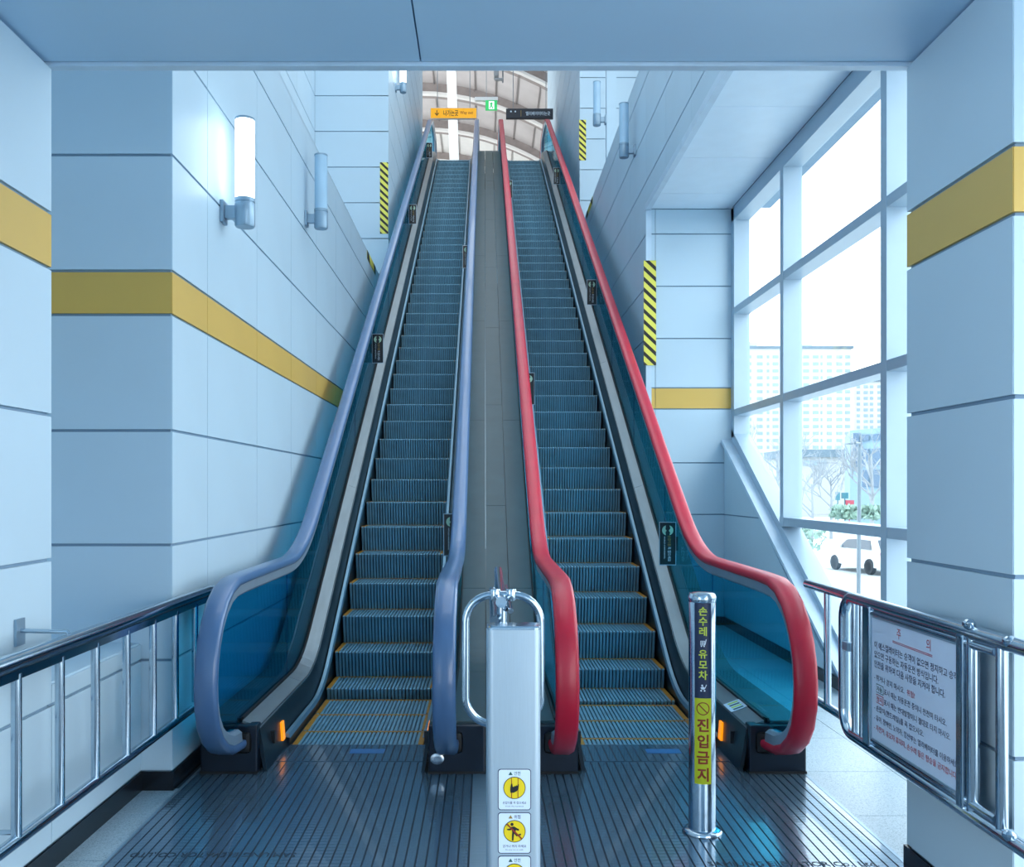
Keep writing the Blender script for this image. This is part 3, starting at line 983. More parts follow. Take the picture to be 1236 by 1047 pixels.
for i, (w_, cc, l1, l2) in enumerate(STK):
    z = 0.528 - 0.1225 * i
    xs_ = px + 0.001
    o = (xs_, py, z)
    s0 = flat(sp, 'ink_navy', rrect(0.0935, 0.116, 0.008), o, R_, U_, 'warning_sticker', 0.0002)
    flat(s0, 'sticker_white', rrect(0.0895, 0.112, 0.007), o, R_, U_, 'sticker_face', 0.0009)
    flat(s0, 'ink_green' if i != 1 else 'ink_gold', [(-0.017, 0.041), (-0.005, 0.041), (-0.011, 0.051)], o, R_, U_, 'triangle', 0.0016)
    text(w_, cc, s0, (xs_ + 0.008, py, z + 0.046), R_, U_, 0.012, width=0.018, lift=0.0018, bold=0.01)
    oc = (xs_, py, z + 0.005)
    flat(s0, 'ink_black', ring2(0.0315), oc, R_, U_, 'disc_edge', 0.0016)
    flat(s0, 'sign_yellow', ring2(0.0295), oc, R_, U_, 'disc', 0.0022)
    if i == 0:
        for x in (-0.008, 0.010):
            flat(s0, 'ink_brown', [(x - .0009, -.029), (x + .0009, -.029), (x + .0009, .029), (x - .0009, .029)], oc, R_, U_, 'pole', 0.0029)
        hand = [(-.011, -.013), (-.002, -.013), (.006, -.009), (.011, -.004), (.0125, .010), (.010, .011), (.009, .006), (.006, .008), (.004, .005), (.001, .006), (-.002, .003), (-.005, .004), (-.006, .012), (-.009, .013), (-.0115, .002), (-.012, -.006)]
        flat(s0, 'ink_black', hand, oc, R_, U_, 'hand_symbol', 0.0036)
    elif i == 1:
        flat(s0, 'ink_black', [(x * .0045 / 1 - .007, y * .0045 + .020) for x, y in ring2(1, 14)], oc, R_, U_, 'runner_head', 0.0030)
        run = [(-.009, .013), (-.001, .014), (.006, .010), (.013, .006), (.012, .002), (.004, .004), (.003, -.002), (.008, -.009), (.018, -.006), (.019, -.010), (.006, -.014), (-.001, -.006), (-.002, -.015), (-.003, -.026), (-.007, -.026), (-.007, -.012), (-.006, -.002), (-.008, .005), (-.013, .003), (-.021, .004), (-.021, .007), (-.013, .008)]
        flat(s0, 'ink_black', run, oc, R_, U_, 'runner', 0.0030)
        q = .0208
        flat(s0, 'ink_brown', [(-q - .0014, q - .0014), (q - .0014, -q - .0014), (q + .0014, -q + .0014), (-q + .0014, q + .0014)], oc, R_, U_, 'slash', 0.0038)
    else:
        flat(s0, 'ink_black', [(-.010, -.02), (.010, -.02), (.010, .012), (-.010, .012)], oc, R_, U_, 'figure', 0.0030)
    text(l1, 'ink_navy', s0, (xs_, py, z - 0.037), R_, U_, 0.0085, width=0.066, lift=0.0018, bold=0.008)
    text(l2, 'ink_navy', s0, (xs_, py, z - 0.047), R_, U_, 0.005, width=0.05, lift=0.0018)

# divider railing behind the post
dr = empty('divider_railing', (0.06, 3.0, 0), 'polished steel divider rail with a rounded hoop behind the silver post', 'railing')
hoop = [(0.058 + x, 3.0, 0.842 + z) for x, z in rrect(0.235, 0.405, 0.085, 8)]
MB().tube(hoop, 0.0125, 12, cyclic=True).build('hoop', 'stainless', dr, smooth=True)
MB().tube([(0.05, 2.92, 1.03), (0.055, 3.9, 1.045)], 0.017, 12).build('top_rail', 'stainless', dr, smooth=True)
MB().tube([(0.03, 2.95, 0.97), (0.03, 3.7, 0.985)], 0.014, 12).build('middle_rail', 'stainless', dr, smooth=True)
MB().tube([(0.08, 2.95, 1.0), (0.078, 3.6, 1.01)], 0.009, 12).build('latch_bar', 'stainless', dr, smooth=True)
for y in (3.0, 3.85):
    MB().tube([(0.055, y, 0.004), (0.055, y, 1.045)], 0.016, 12).build('upright', 'stainless', dr, smooth=True)
MB().tube([(0.055, 3.0, 0.45), (0.055, 3.85, 0.45)], 0.011, 12).build('lower_rail', 'stainless', dr, smooth=True)
for x in (0.033, 0.083):
    MB().lathe([(0.001, -0.018), (0.015, -0.018), (0.018, -0.008), (0.018, 0.008), (0.015, 0.018), (0.001, 0.018)], (x, 3.0, 1.045), 14).build('clamp', 'stainless', dr, smooth=True)

# ------------------------------------------------------------------ bollard
bx_, by_, br_ = 0.872, 3.836, 0.0535
bo = empty('bollard', (bx_, by_, 0), 'round steel bollard with a navy and lime no entry label', 'bollard')
MB().lathe([(br_, 0.004), (br_, 0.948), (0.050, 0.957), (0.042, 0.961), (0.0005, 0.962)], (bx_, by_, 0), 32).build('post', 'stainless', bo, smooth=True)
MB().lathe([(br_ + .001, 0.925), (br_ + .0025, 0.927), (br_ + .0025, 0.946), (0.050, 0.9585), (0.0005, 0.964)], (bx_, by_, 0), 32).build('cap', 'stainless', bo, smooth=True)
MB().lathe([(0.079, 0.003), (0.079, 0.010), (0.074, 0.016), (0.056, 0.020)], (bx_, by_, 0), 32).build('flange', 'stainless', bo, smooth=True)
# label wraps the post; its middle faces the camera and a little to the right
LAB_A = math.atan2(-by_, -bx_) + 0.06


def wrap(xy, rr):
    a = LAB_A + xy[0] / br_
    return V((bx_ + rr * math.cos(a), by_ + rr * math.sin(a), xy[1]))


def label_band(name, m, z0, z1, hw, rr, parent):
    n = 14
    f = [wrap((-hw + 2 * hw * k / n, z0), rr) for k in range(n + 1)] + [wrap((-hw + 2 * hw * k / n, z1), rr) for k in range(n + 1)]
    return MB().add(f, [(k, k + 1, n + 2 + k, n + 1 + k) for k in range(n)]).build(name, m, parent)


nl = label_band('navy_label', 'label_navy', 0.548, 0.925, 0.034, br_ + .0006, bo)
ll = label_band('lime_label', 'label_lime', 0.208, 0.548, 0.034, br_ + .0006, bo)


def wrapped_text(body, m, parent, z, size, width=None, bold=0.0, x=0.0):
    o = text(body, m, parent, (0, 0, 0), (1, 0, 0), (0, 0, 1), size, width, bold=bold)
    b = WORLD[parent.name]
    bm = bmesh.new()
    bm.from_mesh(o.data)
    for i in range(-8, 9):
        bmesh.ops.bisect_plane(bm, geom=bm.verts[:] + bm.edges[:] + bm.faces[:], plane_co=V((i * 0.0045 - b.x - x, 0, 0)), plane_no=(1, 0, 0))
    bm.to_mesh(o.data)
    bm.free()
    for p in o.data.vertices:
        q = p.co + b
        p.co = wrap((q.x + x, q.z + z), br_ + .0012) - b
    return o


def wrapped_poly(pts, m, parent, z, name):
    bm = bmesh.new()
    bm.faces.new([bm.verts.new((x, zz_ + z, 0)) for x, zz_ in pts])
    for i in range(-8, 9):
        bmesh.ops.bisect_plane(bm, geom=bm.verts[:] + bm.edges[:] + bm.faces[:], plane_co=(i * 0.0045, 0, 0), plane_no=(1, 0, 0))
    bm.verts.index_update()
    mb = MB().add([wrap((v.co.x, v.co.y), br_ + .0012) for v in bm.verts], [tuple(v.index for v in f.verts) for f in bm.faces])
    bm.free()
    return mb.build(name, m, parent)


for ch, z in zip('손수레', (0.893, 0.853, 0.813)):
    wrapped_text(ch, 'ink_lime', nl, z, 0.038, bold=0.02)
for ch, z in zip('유모차', (0.723, 0.682, 0.640)):
    wrapped_text(ch, 'ink_lime', nl, z, 0.038, bold=0.02)
# cart symbol
for a_, b_ in (((-.010, .006), (.008, .006)), ((-.010, .001), (.008, .001)), ((-.009, -.005), (.007, -.005)), ((-.009, -.010), (.007, -.010))):
    wrapped_poly([(a_[0], a_[1] - .0009), (b_[0], b_[1] - .0009), (b_[0], b_[1] + .0009), (a_[0], a_[1] + .0009)], 'ink_white', nl, 0.769, 'cart_symbol')
for x in (-.009, -.004, .001, .006):
    wrapped_poly([(x - .0009, -.010), (x + .0009, -.010), (x + .0009, .006), (x - .0009, .006)], 'ink_white', nl, 0.769, 'cart_symbol')
wrapped_poly([(.006, -.010), (.0085, -.010), (.014, .013), (.011, .013)], 'ink_white', nl, 0.769, 'cart_symbol')
for x in (-.006, .004):
    wrapped_poly([(x + px_ * .0028, pz_ * .0028 - .0145) for px_, pz_ in ring2(1, 10)], 'ink_white', nl, 0.769, 'cart_symbol')
# stroller symbol
wrapped_poly([(-.004, .004), (.004, .004), (.008, -.003), (.004, -.007), (-.006, -.006), (-.010, .001)], 'ink_white', nl, 0.590, 'stroller_symbol')
wrapped_poly([(.006, -.002), (.009, -.002), (.015, .012), (.012, .013)], 'ink_white', nl, 0.590, 'stroller_symbol')
wrapped_poly([(-.003 + x * .004, .009 + z * .004) for x, z in ring2(1, 10)], 'ink_white', nl, 0.590, 'stroller_symbol')
for x in (-.007, .006):
    wrapped_poly([(x + px_ * .0035, pz_ * .0035 - .0115) for px_, pz_ in ring2(1, 10)], 'ink_white', nl, 0.590, 'stroller_symbol')
# no entry ring with a slash
n = 28
ro, ri = .026, .0220
vs = [wrap((ro * math.cos(2 * math.pi * k / n), .507 + ro * math.sin(2 * math.pi * k / n)), br_ + .0012) for k in range(n)] + [wrap((ri * math.cos(2 * math.pi * k / n), .507 + ri * math.sin(2 * math.pi * k / n)), br_ + .0012) for k in range(n)]
MB().add(vs, [(k, (k + 1) % n, n + (k + 1) % n, n + k) for k in range(n)]).build('no_entry_ring', 'ink_brown', ll)
q = .0175
wrapped_poly([(-q - .0016, q - .0016), (q - .0016, -q - .0016), (q + .0016, -q + .0016), (-q + .0016, q + .0016)], 'ink_brown', ll, .507, 'no_entry_slash')
for ch, z in zip('진입금지', (0.442, 0.378, 0.313, 0.246)):
    wrapped_text(ch, 'ink_brown', ll, z, 0.056, bold=0.03)

# ------------------------------------------------------------------ left railing
RX = -1.385
lr = empty('steel_railing', (RX, 3.6, 0), 'stainless steel railing along the left low wall ending at the slate blue handrail', 'railing')
MB().tube([(RX, 1.6, 0.868), (RX, 4.78, 0.868), (RX + .01, 4.83, 0.864)], 0.025, 16).build('top_rail', 'stainless', lr, smooth=True)
MB().box(RX - 0.012, RX + 0.012, 1.6, 4.80, 0.815, 0.842).build('under_rail', 'stainless', lr)
MB().tube([(RX, 1.6, 0.335), (RX, 4.52, 0.335)], 0.019, 14).build('bottom_rail', 'stainless', lr, smooth=True)
for y in (1.67, 1.96, 2.25, 2.54, 2.83, 3.12, 3.405, 3.70, 3.995, 4.285, 4.575):
    MB().tube([(RX, y, 0.340 if y < 4.53 else 0.36), (RX, y, 0.83)], 0.0155, 12).build('baluster', 'stainless', lr, smooth=True)
for y in (3.22, 1.85):
    bk = MB().box(-1.570, -1.560, y - 0.03, y + 0.03, 0.85, 0.94).build('bracket', 'lamp_grey', lr)
    MB().tube([(-1.562, y, 0.90), (RX - 0.02, y, 0.895), (RX, y, 0.868)], 0.008, 10).build('bracket_arm', 'stainless', bk, smooth=True)
for y in (2.9, 1.7):
    MB().tube([(-1.565, y, 0.335), (RX, y, 0.335)], 0.008, 10).build('lower_arm', 'stainless', lr, smooth=True)

# ------------------------------------------------------------------ right railing and notice gate
GX = 1.46
rr_ = empty('steel_railing', (1.505, 4.2, 0.4), 'stainless rail behind the rounded end of the notice gate, beside the red handrail', 'railing')
MB().tube([(1.505, 3.80, 0.935), (1.505, 4.46, 0.935)], 0.021, 14).build('top_rail', 'stainless', rr_, smooth=True)
MB().tube([(1.505, 3.80, 0.42), (1.505, 4.46, 0.42)], 0.019, 14).build('bottom_rail', 'stainless', rr_, smooth=True)
for y in (3.95, 4.20):
    MB().tube([(1.505, y, 0.42), (1.505, y, 0.93)], 0.016, 12).build('upright', 'stainless', rr_, smooth=True)

gt = empty('notice_gate', (GX, 3.3, 0.4), 'rounded stainless gate frame holding the white notice board', 'gate')


def yz_round(y0, y1, z0, z1, r, n=7):
    """open frame from the near top end, round the far end, to the near bottom end"""
    out = [(y0, z1)]
    for k in range(n + 1):
        a = math.pi / 2 * k / n
        out.append((y1 - r + r * math.sin(a), z1 - r + r * math.cos(a)))
    for k in range(n + 1):
        a = math.pi / 2 * k / n
        out.append((y1 - r + r * math.cos(a), z0 + r - r * math.sin(a)))
    return out + [(y0, z0)]


MB().tube([(GX, y, z) for y, z in yz_round(2.45, 3.885, 0.40, 0.945, 0.09)], 0.0225, 16).build('outer_frame', 'stainless', gt, smooth=True)
MB().tube([(GX - .004, 2.72, 0.912), (GX - .004, 3.66, 0.912)], 0.014, 12).build('upper_bar', 'stainless', gt, smooth=True)
MB().tube([(GX - .004, 2.72, 0.435), (GX - .004, 3.66, 0.435)], 0.014, 12).build('lower_bar', 'stainless', gt, smooth=True)
for y, r in ((3.77, 0.014), (3.70, 0.012), (2.86, 0.019), (2.70, 0.017)):
    MB().tube([(GX, y, 0.40), (GX, y, 0.94)], r, 12).build('upright', 'stainless', gt, smooth=True)
MB().box(GX - .022, GX + .022, 3.585, 3.645, 0.41, 0.935).build('board_post', 'stainless', gt, bevel=0.006)
MB().box(GX - .022, GX + .018, 2.885, 2.925, 0.41, 0.935).build('board_post', 'stainless', gt, bevel=0.006)
MB().box(GX - .02, GX + .01, 3.80, 3.86, 0.73, 0.765).build('latch', 'lamp_grey', gt, bevel=0.004)
for y, z in ((2.86, 0.972), (2.64, 0.955), (2.64, 0.42)):
    MB().lathe([(0.0005, -0.016), (0.012, -0.014), (0.019, -0.004), (0.019, 0.006), (0.011, 0.015), (0.0005, 0.017)], (GX - 0.012, y, z), 14).build('clamp', 'stainless', gt, smooth=True)
MB().tube([(GX, 2.42, 0.003), (GX, 2.42, 1.0)], 0.03, 16).build('hinge_post', 'stainless', gt, smooth=True)
BX = GX - 0.012
nbd = MB().box(BX, BX + 0.012, 2.925, 3.585, 0.447, 0.900).build('notice_board', 'board_white', gt)
MB().box(BX - .004, BX + .014, 3.578, 3.588, 0.445, 0.902).box(BX - .004, BX + .014, 2.92, 3.588, 0.441, 0.449).box(BX - .004, BX + .014, 2.92, 3.588, 0.898, 0.906).build('board_frame', 'lamp_grey', nbd)
RB, UB = (0, -1, 0), (0, 0, 1)           # reading direction on the board: towards the camera


def bt(body, m, u, z, size, width, align='LEFT', bold=0.006):
    # u: metres from the board's far edge
    return text(body, m, nbd, (BX, 3.578 - u, z), RB, UB, size, width, align, bold=bold)


bt('주', 'ink_red', 0.215, 0.868, 0.042, None, bold=0.0)
bt('의', 'ink_red', 0.440, 0.868, 0.042, None, bold=0.0)
for dz in (0, -0.005):
    flat(nbd, 'ink_red', [(-.15, -.0009), (.15, -.0009), (.15, .0009), (-.15, .0009)], (BX, 3.578 - .335, 0.838 + dz), RB, UB, 'underline')
L0 = 0.035
bt('이 에스컬레이터는 승객이 없으면 정지하고 승객', 'ink_navy', L0 - .012, 0.800, 0.029, 0.625)
bt('있으면 구동하는 자동운전 방식입니다.', 'ink_navy', L0 - .012, 0.765, 0.029, 0.50)
bt('안전을 위하여 다음 사항을 지켜야 합니다.', 'ink_navy', L0 - .012, 0.730, 0.029, 0.545)
bt('- 뛰거나 걷지 마시오.', 'ink_navy', L0 - .012, 0.680, 0.024, 0.255)
bt('위험!', 'ink_red', L0 + .262, 0.680, 0.024, 0.06)
for z, c_, w_, rest, wd_ in ((0.642, 'ink_green', '자동', '표시 때는 자동운전 중이니 천천히 타시오.', 0.47), (0.604, 'ink_red', '정지', '표시 때는 반대방향이니 절대로 타지 마시오.', 0.495)):
    bt('-', 'ink_navy', L0 - .012, z, 0.004, 0.008)
    oo = (BX, 3.578 - L0 - .038, z)
    flat(nbd, c_, [(-.031, -.016), (.031, -.016), (.031, .016), (-.031, .016)], oo, RB, UB, 'box_edge', 0.0004)
    flat(nbd, 'board_white', [(-.0285, -.0135), (.0285, -.0135), (.0285, .0135), (-.0285, .0135)], oo, RB, UB, 'box_face', 0.0009)
    text(w_, c_, nbd, oo, RB, UB, 0.022, 0.048, bold=0.012, lift=0.0020)
    bt(rest, 'ink_navy', L0 + .074, z, 0.024, wd_)
bt('- 손잡이(핸드레일)를 꼭 잡으시오.', 'ink_navy', L0 - .012, 0.566, 0.024, 0.40)
bt('- 유아, 장애인, 노약자, 임산부는 엘리베이터를 이용하세요', 'ink_navy', L0 - .012, 0.530, 0.024, 0.63)
bt('- 자전거, 유모차 휴대자, 손수레 등은 탑승을 금지합니다.', 'ink_red', L0 - .012, 0.494, 0.024, 0.625)

# ------------------------------------------------------------------ wall lamps
def sconce(wx, s, y, zb, lit, label):
    """s: side of the wall the lamp stands out to"""
    r = empty('wall_lamp', (wx, y, zb), label, 'lamp', 'tubular wall lamps on the panelled walls')
    cx_ = wx + s * 0.125
    MB().box(min(wx, wx + s * .02), max(wx, wx + s * .02), y - .045, y + .045, zb + .02, zb + .14).build('wall_plate', 'lamp_grey', r, bevel=0.004)
    MB().box(min(wx + s * .02, cx_), max(wx + s * .02, cx_), y - .022, y + .022, zb + .045, zb + .115).build('arm', 'lamp_grey', r, bevel=0.004)
    MB().lathe([(0.0005, 0), (0.048, 0), (0.054, 0.008), (0.054, 0.125), (0.050, 0.127), (0.050, 0.133), (0.054, 0.135), (0.054, 0.155), (0.0005, 0.155)], (cx_, y, zb), 28).build('holder', 'lamp_grey', r, smooth=True)
    MB().lathe([(0.051, 0.155), (0.051, 0.582), (0.0005, 0.584)], (cx_, y, zb), 28).build('glass_tube', 'lamp_lit' if lit else 'lamp_off', r, smooth=True)
    MB().lathe([(0.053, 0.578), (0.053, 0.590), (0.0005, 0.594)], (cx_, y, zb), 28).build('end_cap', 'lamp_grey', r, smooth=True)


sconce(XL, 1, 5.2, 2.80, True, 'glowing wall lamp nearest the entrance on the left wall')
sconce(XL, 1, 7.62, 3.45, False, 'unlit wall lamp farther up the left wall beneath the ledge')
sconce(XL, 1, 15.3, 7.72, True, 'lit wall lamp cut off by the soffit, near the upper hall')
sconce(XR, -1, 10.4, 4.98, False, 'unlit wall lamp on the shaded right wall band')
sconce(XR, -1, 12.9, 6.28, False, 'unlit wall lamp on the slim column above the right ledge')


# ------------------------------------------------------------------ hazard tapes
def hazard(label, o, right, up, w, h):
    o, right, up = V(o), V(right).normalized(), V(up).normalized()
    n_ = right.cross(up)
    r = flat_root = MB().prism([o, o + right * w, o + right * w + up * h, o + up * h], n_ * 0.003).build('hazard_tape', 'hazard_yellow')
    tag(r, label, 'hazard tape', 'hazard tapes on wall corners')
    k, p = 0, w * 0.86
    z = -w
    while z < h:
        poly = [(0, z + w * .95), (0, z + w * .95 + p * .42), (w, z + p * .42), (w, z)]
        poly = clip(clip(poly, lambda q: q[1]), lambda q: h - q[1])
        if len(poly) > 2:
            MB().prism([o + right * a + up * b + n_ * 0.003 for a, b in poly], n_ * 0.0008).build('stripe', 'hazard_black', r)
        z += p


hazard('striped tape on the upper left wall corner facing the entrance', (XL - .125, FACE_L - .001, 5.17), (1, 0, 0), (0, 0, 1), .122, 1.06)
hazard('striped tape on the corner of the wall at the window bay', (XR - .03, FACE_R - .024, 2.63), (1, 0, 0), (0, 0, 1), .125, 1.06)
hazard('striped tape on the upper right corner near the dark sign', (XR - .01, FACE_R2 - .001, 7.05), (1, 0, 0), (0, 0, 1), .12, .70)
hazard('short striped tape lying along the left ledge edge', (XL + .001, 11.6, LEDGE_L - .10), (0, 1, 0), (0, 0, 1), .9, .10)
hazard('short striped tape lying along the upper right ledge edge', (XR - .001, 15.4, LEDGE_R - .10), (0, -1, 0), (0, 0, 1), .9, .10)

# ------------------------------------------------------------------ signs of the upper hall
ys_ = empty('hanging_sign', (-.64, 22.2, 9.95), 'yellow hanging sign with a down arrow above the left escalator', 'sign', 'hanging signs at the top')
f_ = lambda u, y: (u - PX) * y / F_PX
zz = lambda v, y: EYE + (PY - v) * y / F_PX
SY = 22.0


def hang_sign(root, u0, u1, v0, v1, m, edge):
    x0, x1, z0, z1 = f_(u0, SY), f_(u1, SY), zz(v1, SY), zz(v0, SY)
    b = MB().box(x0, x1, SY, SY + .08, z0, z1).build('board', m, root, bevel=0.004)
    MB().box(x0 - .012, x1 + .012, SY + .01, SY + .07, z1, z1 + .012).box(x0 - .012, x1 + .012, SY + .01, SY + .07, z0 - .012, z0).box(x0 - .012, x0, SY + .01, SY + .07, z0, z1).box(x1, x1 + .012, SY + .01, SY + .07, z0, z1).build('edge', edge, root)
    for x in (x0 + .15, x1 - .15):
        MB().tube([(x, SY + .04, z1), (x, SY + .04, vault(x))], .008, 8).build('hanger', 'hall_fixture', root)
    return b, x0, x1, z0, z1


b, x0, x1, z0, z1 = hang_sign(ys_, 520, 575, 130.5, 142.5, 'sign_orange', 'hall_white')
text('↓', 'ink_black', b, (x0 + .14, SY, (z0 + z1) / 2), R_, U_, 0.16, 0.10, bold=0.02)
text('나가는곳', 'ink_black', b, (x0 + .46, SY, (z0 + z1) / 2), R_, U_, 0.15, 0.34, bold=0.015)
text('Way out', 'ink_brown', b, (x0 + .82, SY, (z0 + z1) / 2), R_, U_, 0.10, 0.30, bold=0.01)
dk = empty('hanging_sign', (1.02, 22.0, 9.95), 'dark navy hanging sign with white lettering above the red handrails', 'sign', 'hanging signs at the top')
b, x0, x1, z0, z1 = hang_sign(dk, 611.5, 667, 131.5, 142.5, 'sign_dark', 'sign_dark')
text('엘리베이터타는곳', 'ink_white', b, (x0 + .72, SY, (z0 + z1) / 2), R_, U_, 0.10, 0.56, bold=0.01)
for x in (.10, .20):
    flat(b, 'ink_white', [(p * .02, q * .02) for p, q in ring2(1, 10)], (x0 + x, SY, z1 - .06), R_, U_, 'dot')
flat(b, 'ink_gold', [(-.006, -.07), (.006, -.07), (.006, .07), (-.006, .07)], (x0 + .33, SY, (z0 + z1) / 2), R_, U_, 'bar')
ex = empty('exit_sign', (f_(593, 23), 23, zz(126, 23)), 'small green emergency exit sign on a grey bar', 'sign')
x0, x1, z0, z1 = f_(586, 23), f_(600, 23), zz(132.5, 23), zz(121, 23)
b = MB().box(x0, x1, 23, 23.06, z0, z1).build('panel', 'exit_green', ex)
cx_, cz_ = (x0 + x1) / 2, (z0 + z1) / 2
flat(b, 'exit_white', [(-.06, -.10), (.07, -.10), (.07, .09), (-.06, .09)], (cx_, 23, cz_), R_, U_, 'doorway')
flat(b, 'exit_green', [(-.02, .05), (.02, .07), (.035, .03), (.02, 0), (.045, -.08), (.02, -.09), (0, -.03), (-.03, -.09), (-.05, -.08), (-.015, .0), (-.04, .03)], (cx_, 23, cz_), R_, U_, 'runner', .002)
MB().box(f_(573, 23), f_(601, 23), 23.0, 23.1, zz(121, 23), zz(117, 23)).build('bar', 'hall_white', ex)
MB().tube([(f_(587, 23), 23.05, zz(117, 23)), (f_(587, 23), 23.05, vault(0))], .008, 8).build('hanger', 'hall_fixture', ex)
sk = empty('ceiling_fixture', (f_(599, 26), 26, zz(90, 26)), 'small grey spotlight fixture hanging from the vault', 'lamp')
MB().box(f_(596, 25.5), f_(602, 25.5), 25.4, 25.7, zz(93, 25.5), zz(83, 25.5)).build('housing', 'hall_fixture', sk, bevel=.02)
MB().tube([(f_(607, 25.5), 25.6, zz(98, 25.5)), (f_(607, 25.5), 25.6, vault(.5))], .02, 8).build('stem', 'hall_fixture', sk)
MB().box(f_(597, 25.5), f_(607, 25.5), 25.5, 25.6, zz(96, 25.5), zz(94, 25.5)).build('bracket', 'hall_fixture', sk)

# ------------------------------------------------------------------ outside
GZ = -2.03
structure('road', MB().box(2.9, 700, -60, 900, GZ - .5, GZ), 'asphalt', 'pale grey street beyond the windows', 'road')
structure('pavement', MB().box(2.9, 14.0, -20, 60, GZ, GZ + .12), 'pavement', 'light pavement outside along the building', 'pavement')
structure('pavement', MB().prism([(17.5, 48, GZ), (80, 48, GZ), (80, 62, GZ), (17.5, 62, GZ)], (0, 0, .12)), 'pavement', 'light pavement on the far side of the street', 'pavement')


def apartments(label, u0, u1, vt, Y, cols, vrow0, drow, nrow, depth, tops):
    x0, x1 = f_(u0, Y), f_(u1, Y)
    zt = zz(vt, Y)
    r = empty('apartment_building', ((x0 + x1) / 2, Y, GZ), label, 'building', 'far apartment blocks')
    MB().box(x0, x1, Y, Y + depth, GZ, zt).build('wall', 'apartment_wall', r)
    MB().box(x0 - .6, x1 + .6, Y - .6, Y + depth, zt, zt + .9).build('roof', 'shop_roof', r)
    for a, b_, t in tops:
        MB().box(f_(a, Y), f_(b_, Y), Y + 3, Y + 9, zt, zz(t, Y)).build('roof_house', 'apartment_wall', r)
    data = {}
    rw = WORLD[r.name]
    for k in range(nrow):
        z = zz(vrow0 + drow * k, Y)
        for u, w_ in cols:
            wm = w_ * Y / F_PX
            key = round(wm, 2)
            if key not in data:
                o = MB().box(-wm / 2, wm / 2, -.12, .3, -.55, .55).build('window', 'hazed_window', r, at=(0, 0, 0))
                data[key] = o.data
            else:
                o = bpy.data.objects.new('window', data[key])
                COL.objects.link(o)
                o.parent = r
            o.location = V((f_(u, Y), Y, z)) - rw


apartments('far pale apartment block with rows of small windows, in the left window bay', 870, 1028, 421, 330, [(893, 5), (904, 6), (917, 7), (927, 3), (936, 7), (949, 5), (961, 3), (973, 7), (984.5, 7), (991.6, 2.4), (1001, 6), (1013, 7), (1023, 6)], 431, 8.4, 15, 14, [(905, 917, 411), (972, 984, 414)])
apartments('far pale apartment block stepping down beyond the taller one', 1031, 1096, 461, 360, [(1036, 4), (1045, 5), (1052, 4), (1062, 6), (1073, 6), (1084, 6)], 467, 7.0, 15, 14, [])

# grey office building
OY = 92.0
ob_ = empty('office_building', (f_(1050, OY), OY, GZ), 'blue grey low office block with wide windows beyond the street', 'building')
ox0, ox1 = f_(1026, OY), f_(1100, OY)
MB().prism([(ox0, OY, GZ), (ox1, OY - 9, GZ), (ox1, OY - 9, zz(509, OY - 9)), (ox0, OY, zz(520, OY))], (4, 12, 0)).build('wall', 'hazed_office_wall', ob_)
for i, (ua, ub) in enumerate(((1035, 1040), (1042, 1051), (1055, 1068), (1072, 1086))):
    for va, vb in ((526, 533), (543, 562), (568, 588)):
        ya = OY - 9 * (f_(ua, OY) - ox0) / (ox1 - ox0) - .02
        yb_ = OY - 9 * (f_(ub, OY) - ox0) / (ox1 - ox0) - .02
        MB().prism([(f_(ua, OY), ya, zz(vb, OY)), (f_(ub, OY), yb_, zz(vb, OY)), (f_(ub, OY), yb_, zz(va, OY)), (f_(ua, OY), ya, zz(va, OY))], (-.1, -.25, 0)).build('window', 'hazed_office_glass', ob_)
MB().box(f_(1024, OY), f_(1031, OY), OY - 1.2, OY - .6, zz(565, OY), zz(524, OY)).build('sign_box', 'hazed_office_glass', ob_)
# white shop
SHY = 120.0
sh = empty('shop_building', (f_(995, SHY), SHY, GZ), 'low white shop building with a grey roof band below the apartments', 'building')
MB().box(f_(955, SHY), f_(1026, SHY), SHY, SHY + 10, GZ, zz(552, SHY)).build('wall', 'shop_wall', sh)
MB().box(f_(955, SHY) - .5, f_(1026, SHY) + .5, SHY - .6, SHY + 10, zz(552, SHY), zz(543, SHY)).build('roof', 'shop_roof', sh)
for ua, ub in ((970, 977), (978, 988), (990, 997)):
    MB().box(f_(ua, SHY), f_(ub, SHY), SHY - .2, SHY + .1, zz(562, SHY), zz(556, SHY)).build('window', 'hazed_window', sh)
for ua, ub, va, vb, m_ in ((1010, 1014, 594, 604, 'banner_teal'), (1017, 1024, 595, 602, 'banner_teal'), (1021, 1031, 604, 613, 'banner_red')):
    tag(MB().box(f_(ua, 78), f_(ub, 78), 78, 78.3, zz(vb, 78), zz(va, 78)).box(f_((ua + ub) / 2 - .4, 78), f_((ua + ub) / 2 + .4, 78), 78.1, 78.2, GZ, zz(vb, 78)).build('roadside_sign', m_), {'banner_red': 'small reddish roadside board across the street'}.get(m_, 'tall narrow teal roadside board across the street' if ua == 1010 else 'wide teal roadside board across the street'), 'sign')

# street light
sl = empty('street_light', (f_(1038.5, 25), 25, GZ), 'slender white street light pole in front of the parked car', 'street light')
MB().tube([(f_(1036, 25), 25, GZ + .1), (f_(1037.5, 25), 25, zz(540, 25))], [.055, .045], 10).build('pole', 'pole_grey', sl, smooth=True)
MB().tube([(f_(1037.5, 25), 25, zz(540, 25)), (f_(1036, 25), 24.9, zz(535.5, 25)), (f_(1025, 25), 24.6, zz(536, 25))], .03, 8).build('arm', 'pole_grey', sl, smooth=True)
MB().box(f_(1022, 24.6), f_(1028, 24.6), 24.45, 24.7, zz(537, 24.6), zz(535, 24.6)).build('lamp_head', 'pole_grey', sl, bevel=.01)

# parked car (nose away from the building)
ca = empty('car', (15.9, 39.5, GZ), 'white hatchback parked on the street outside the window', 'car')
ang = math.radians(10)


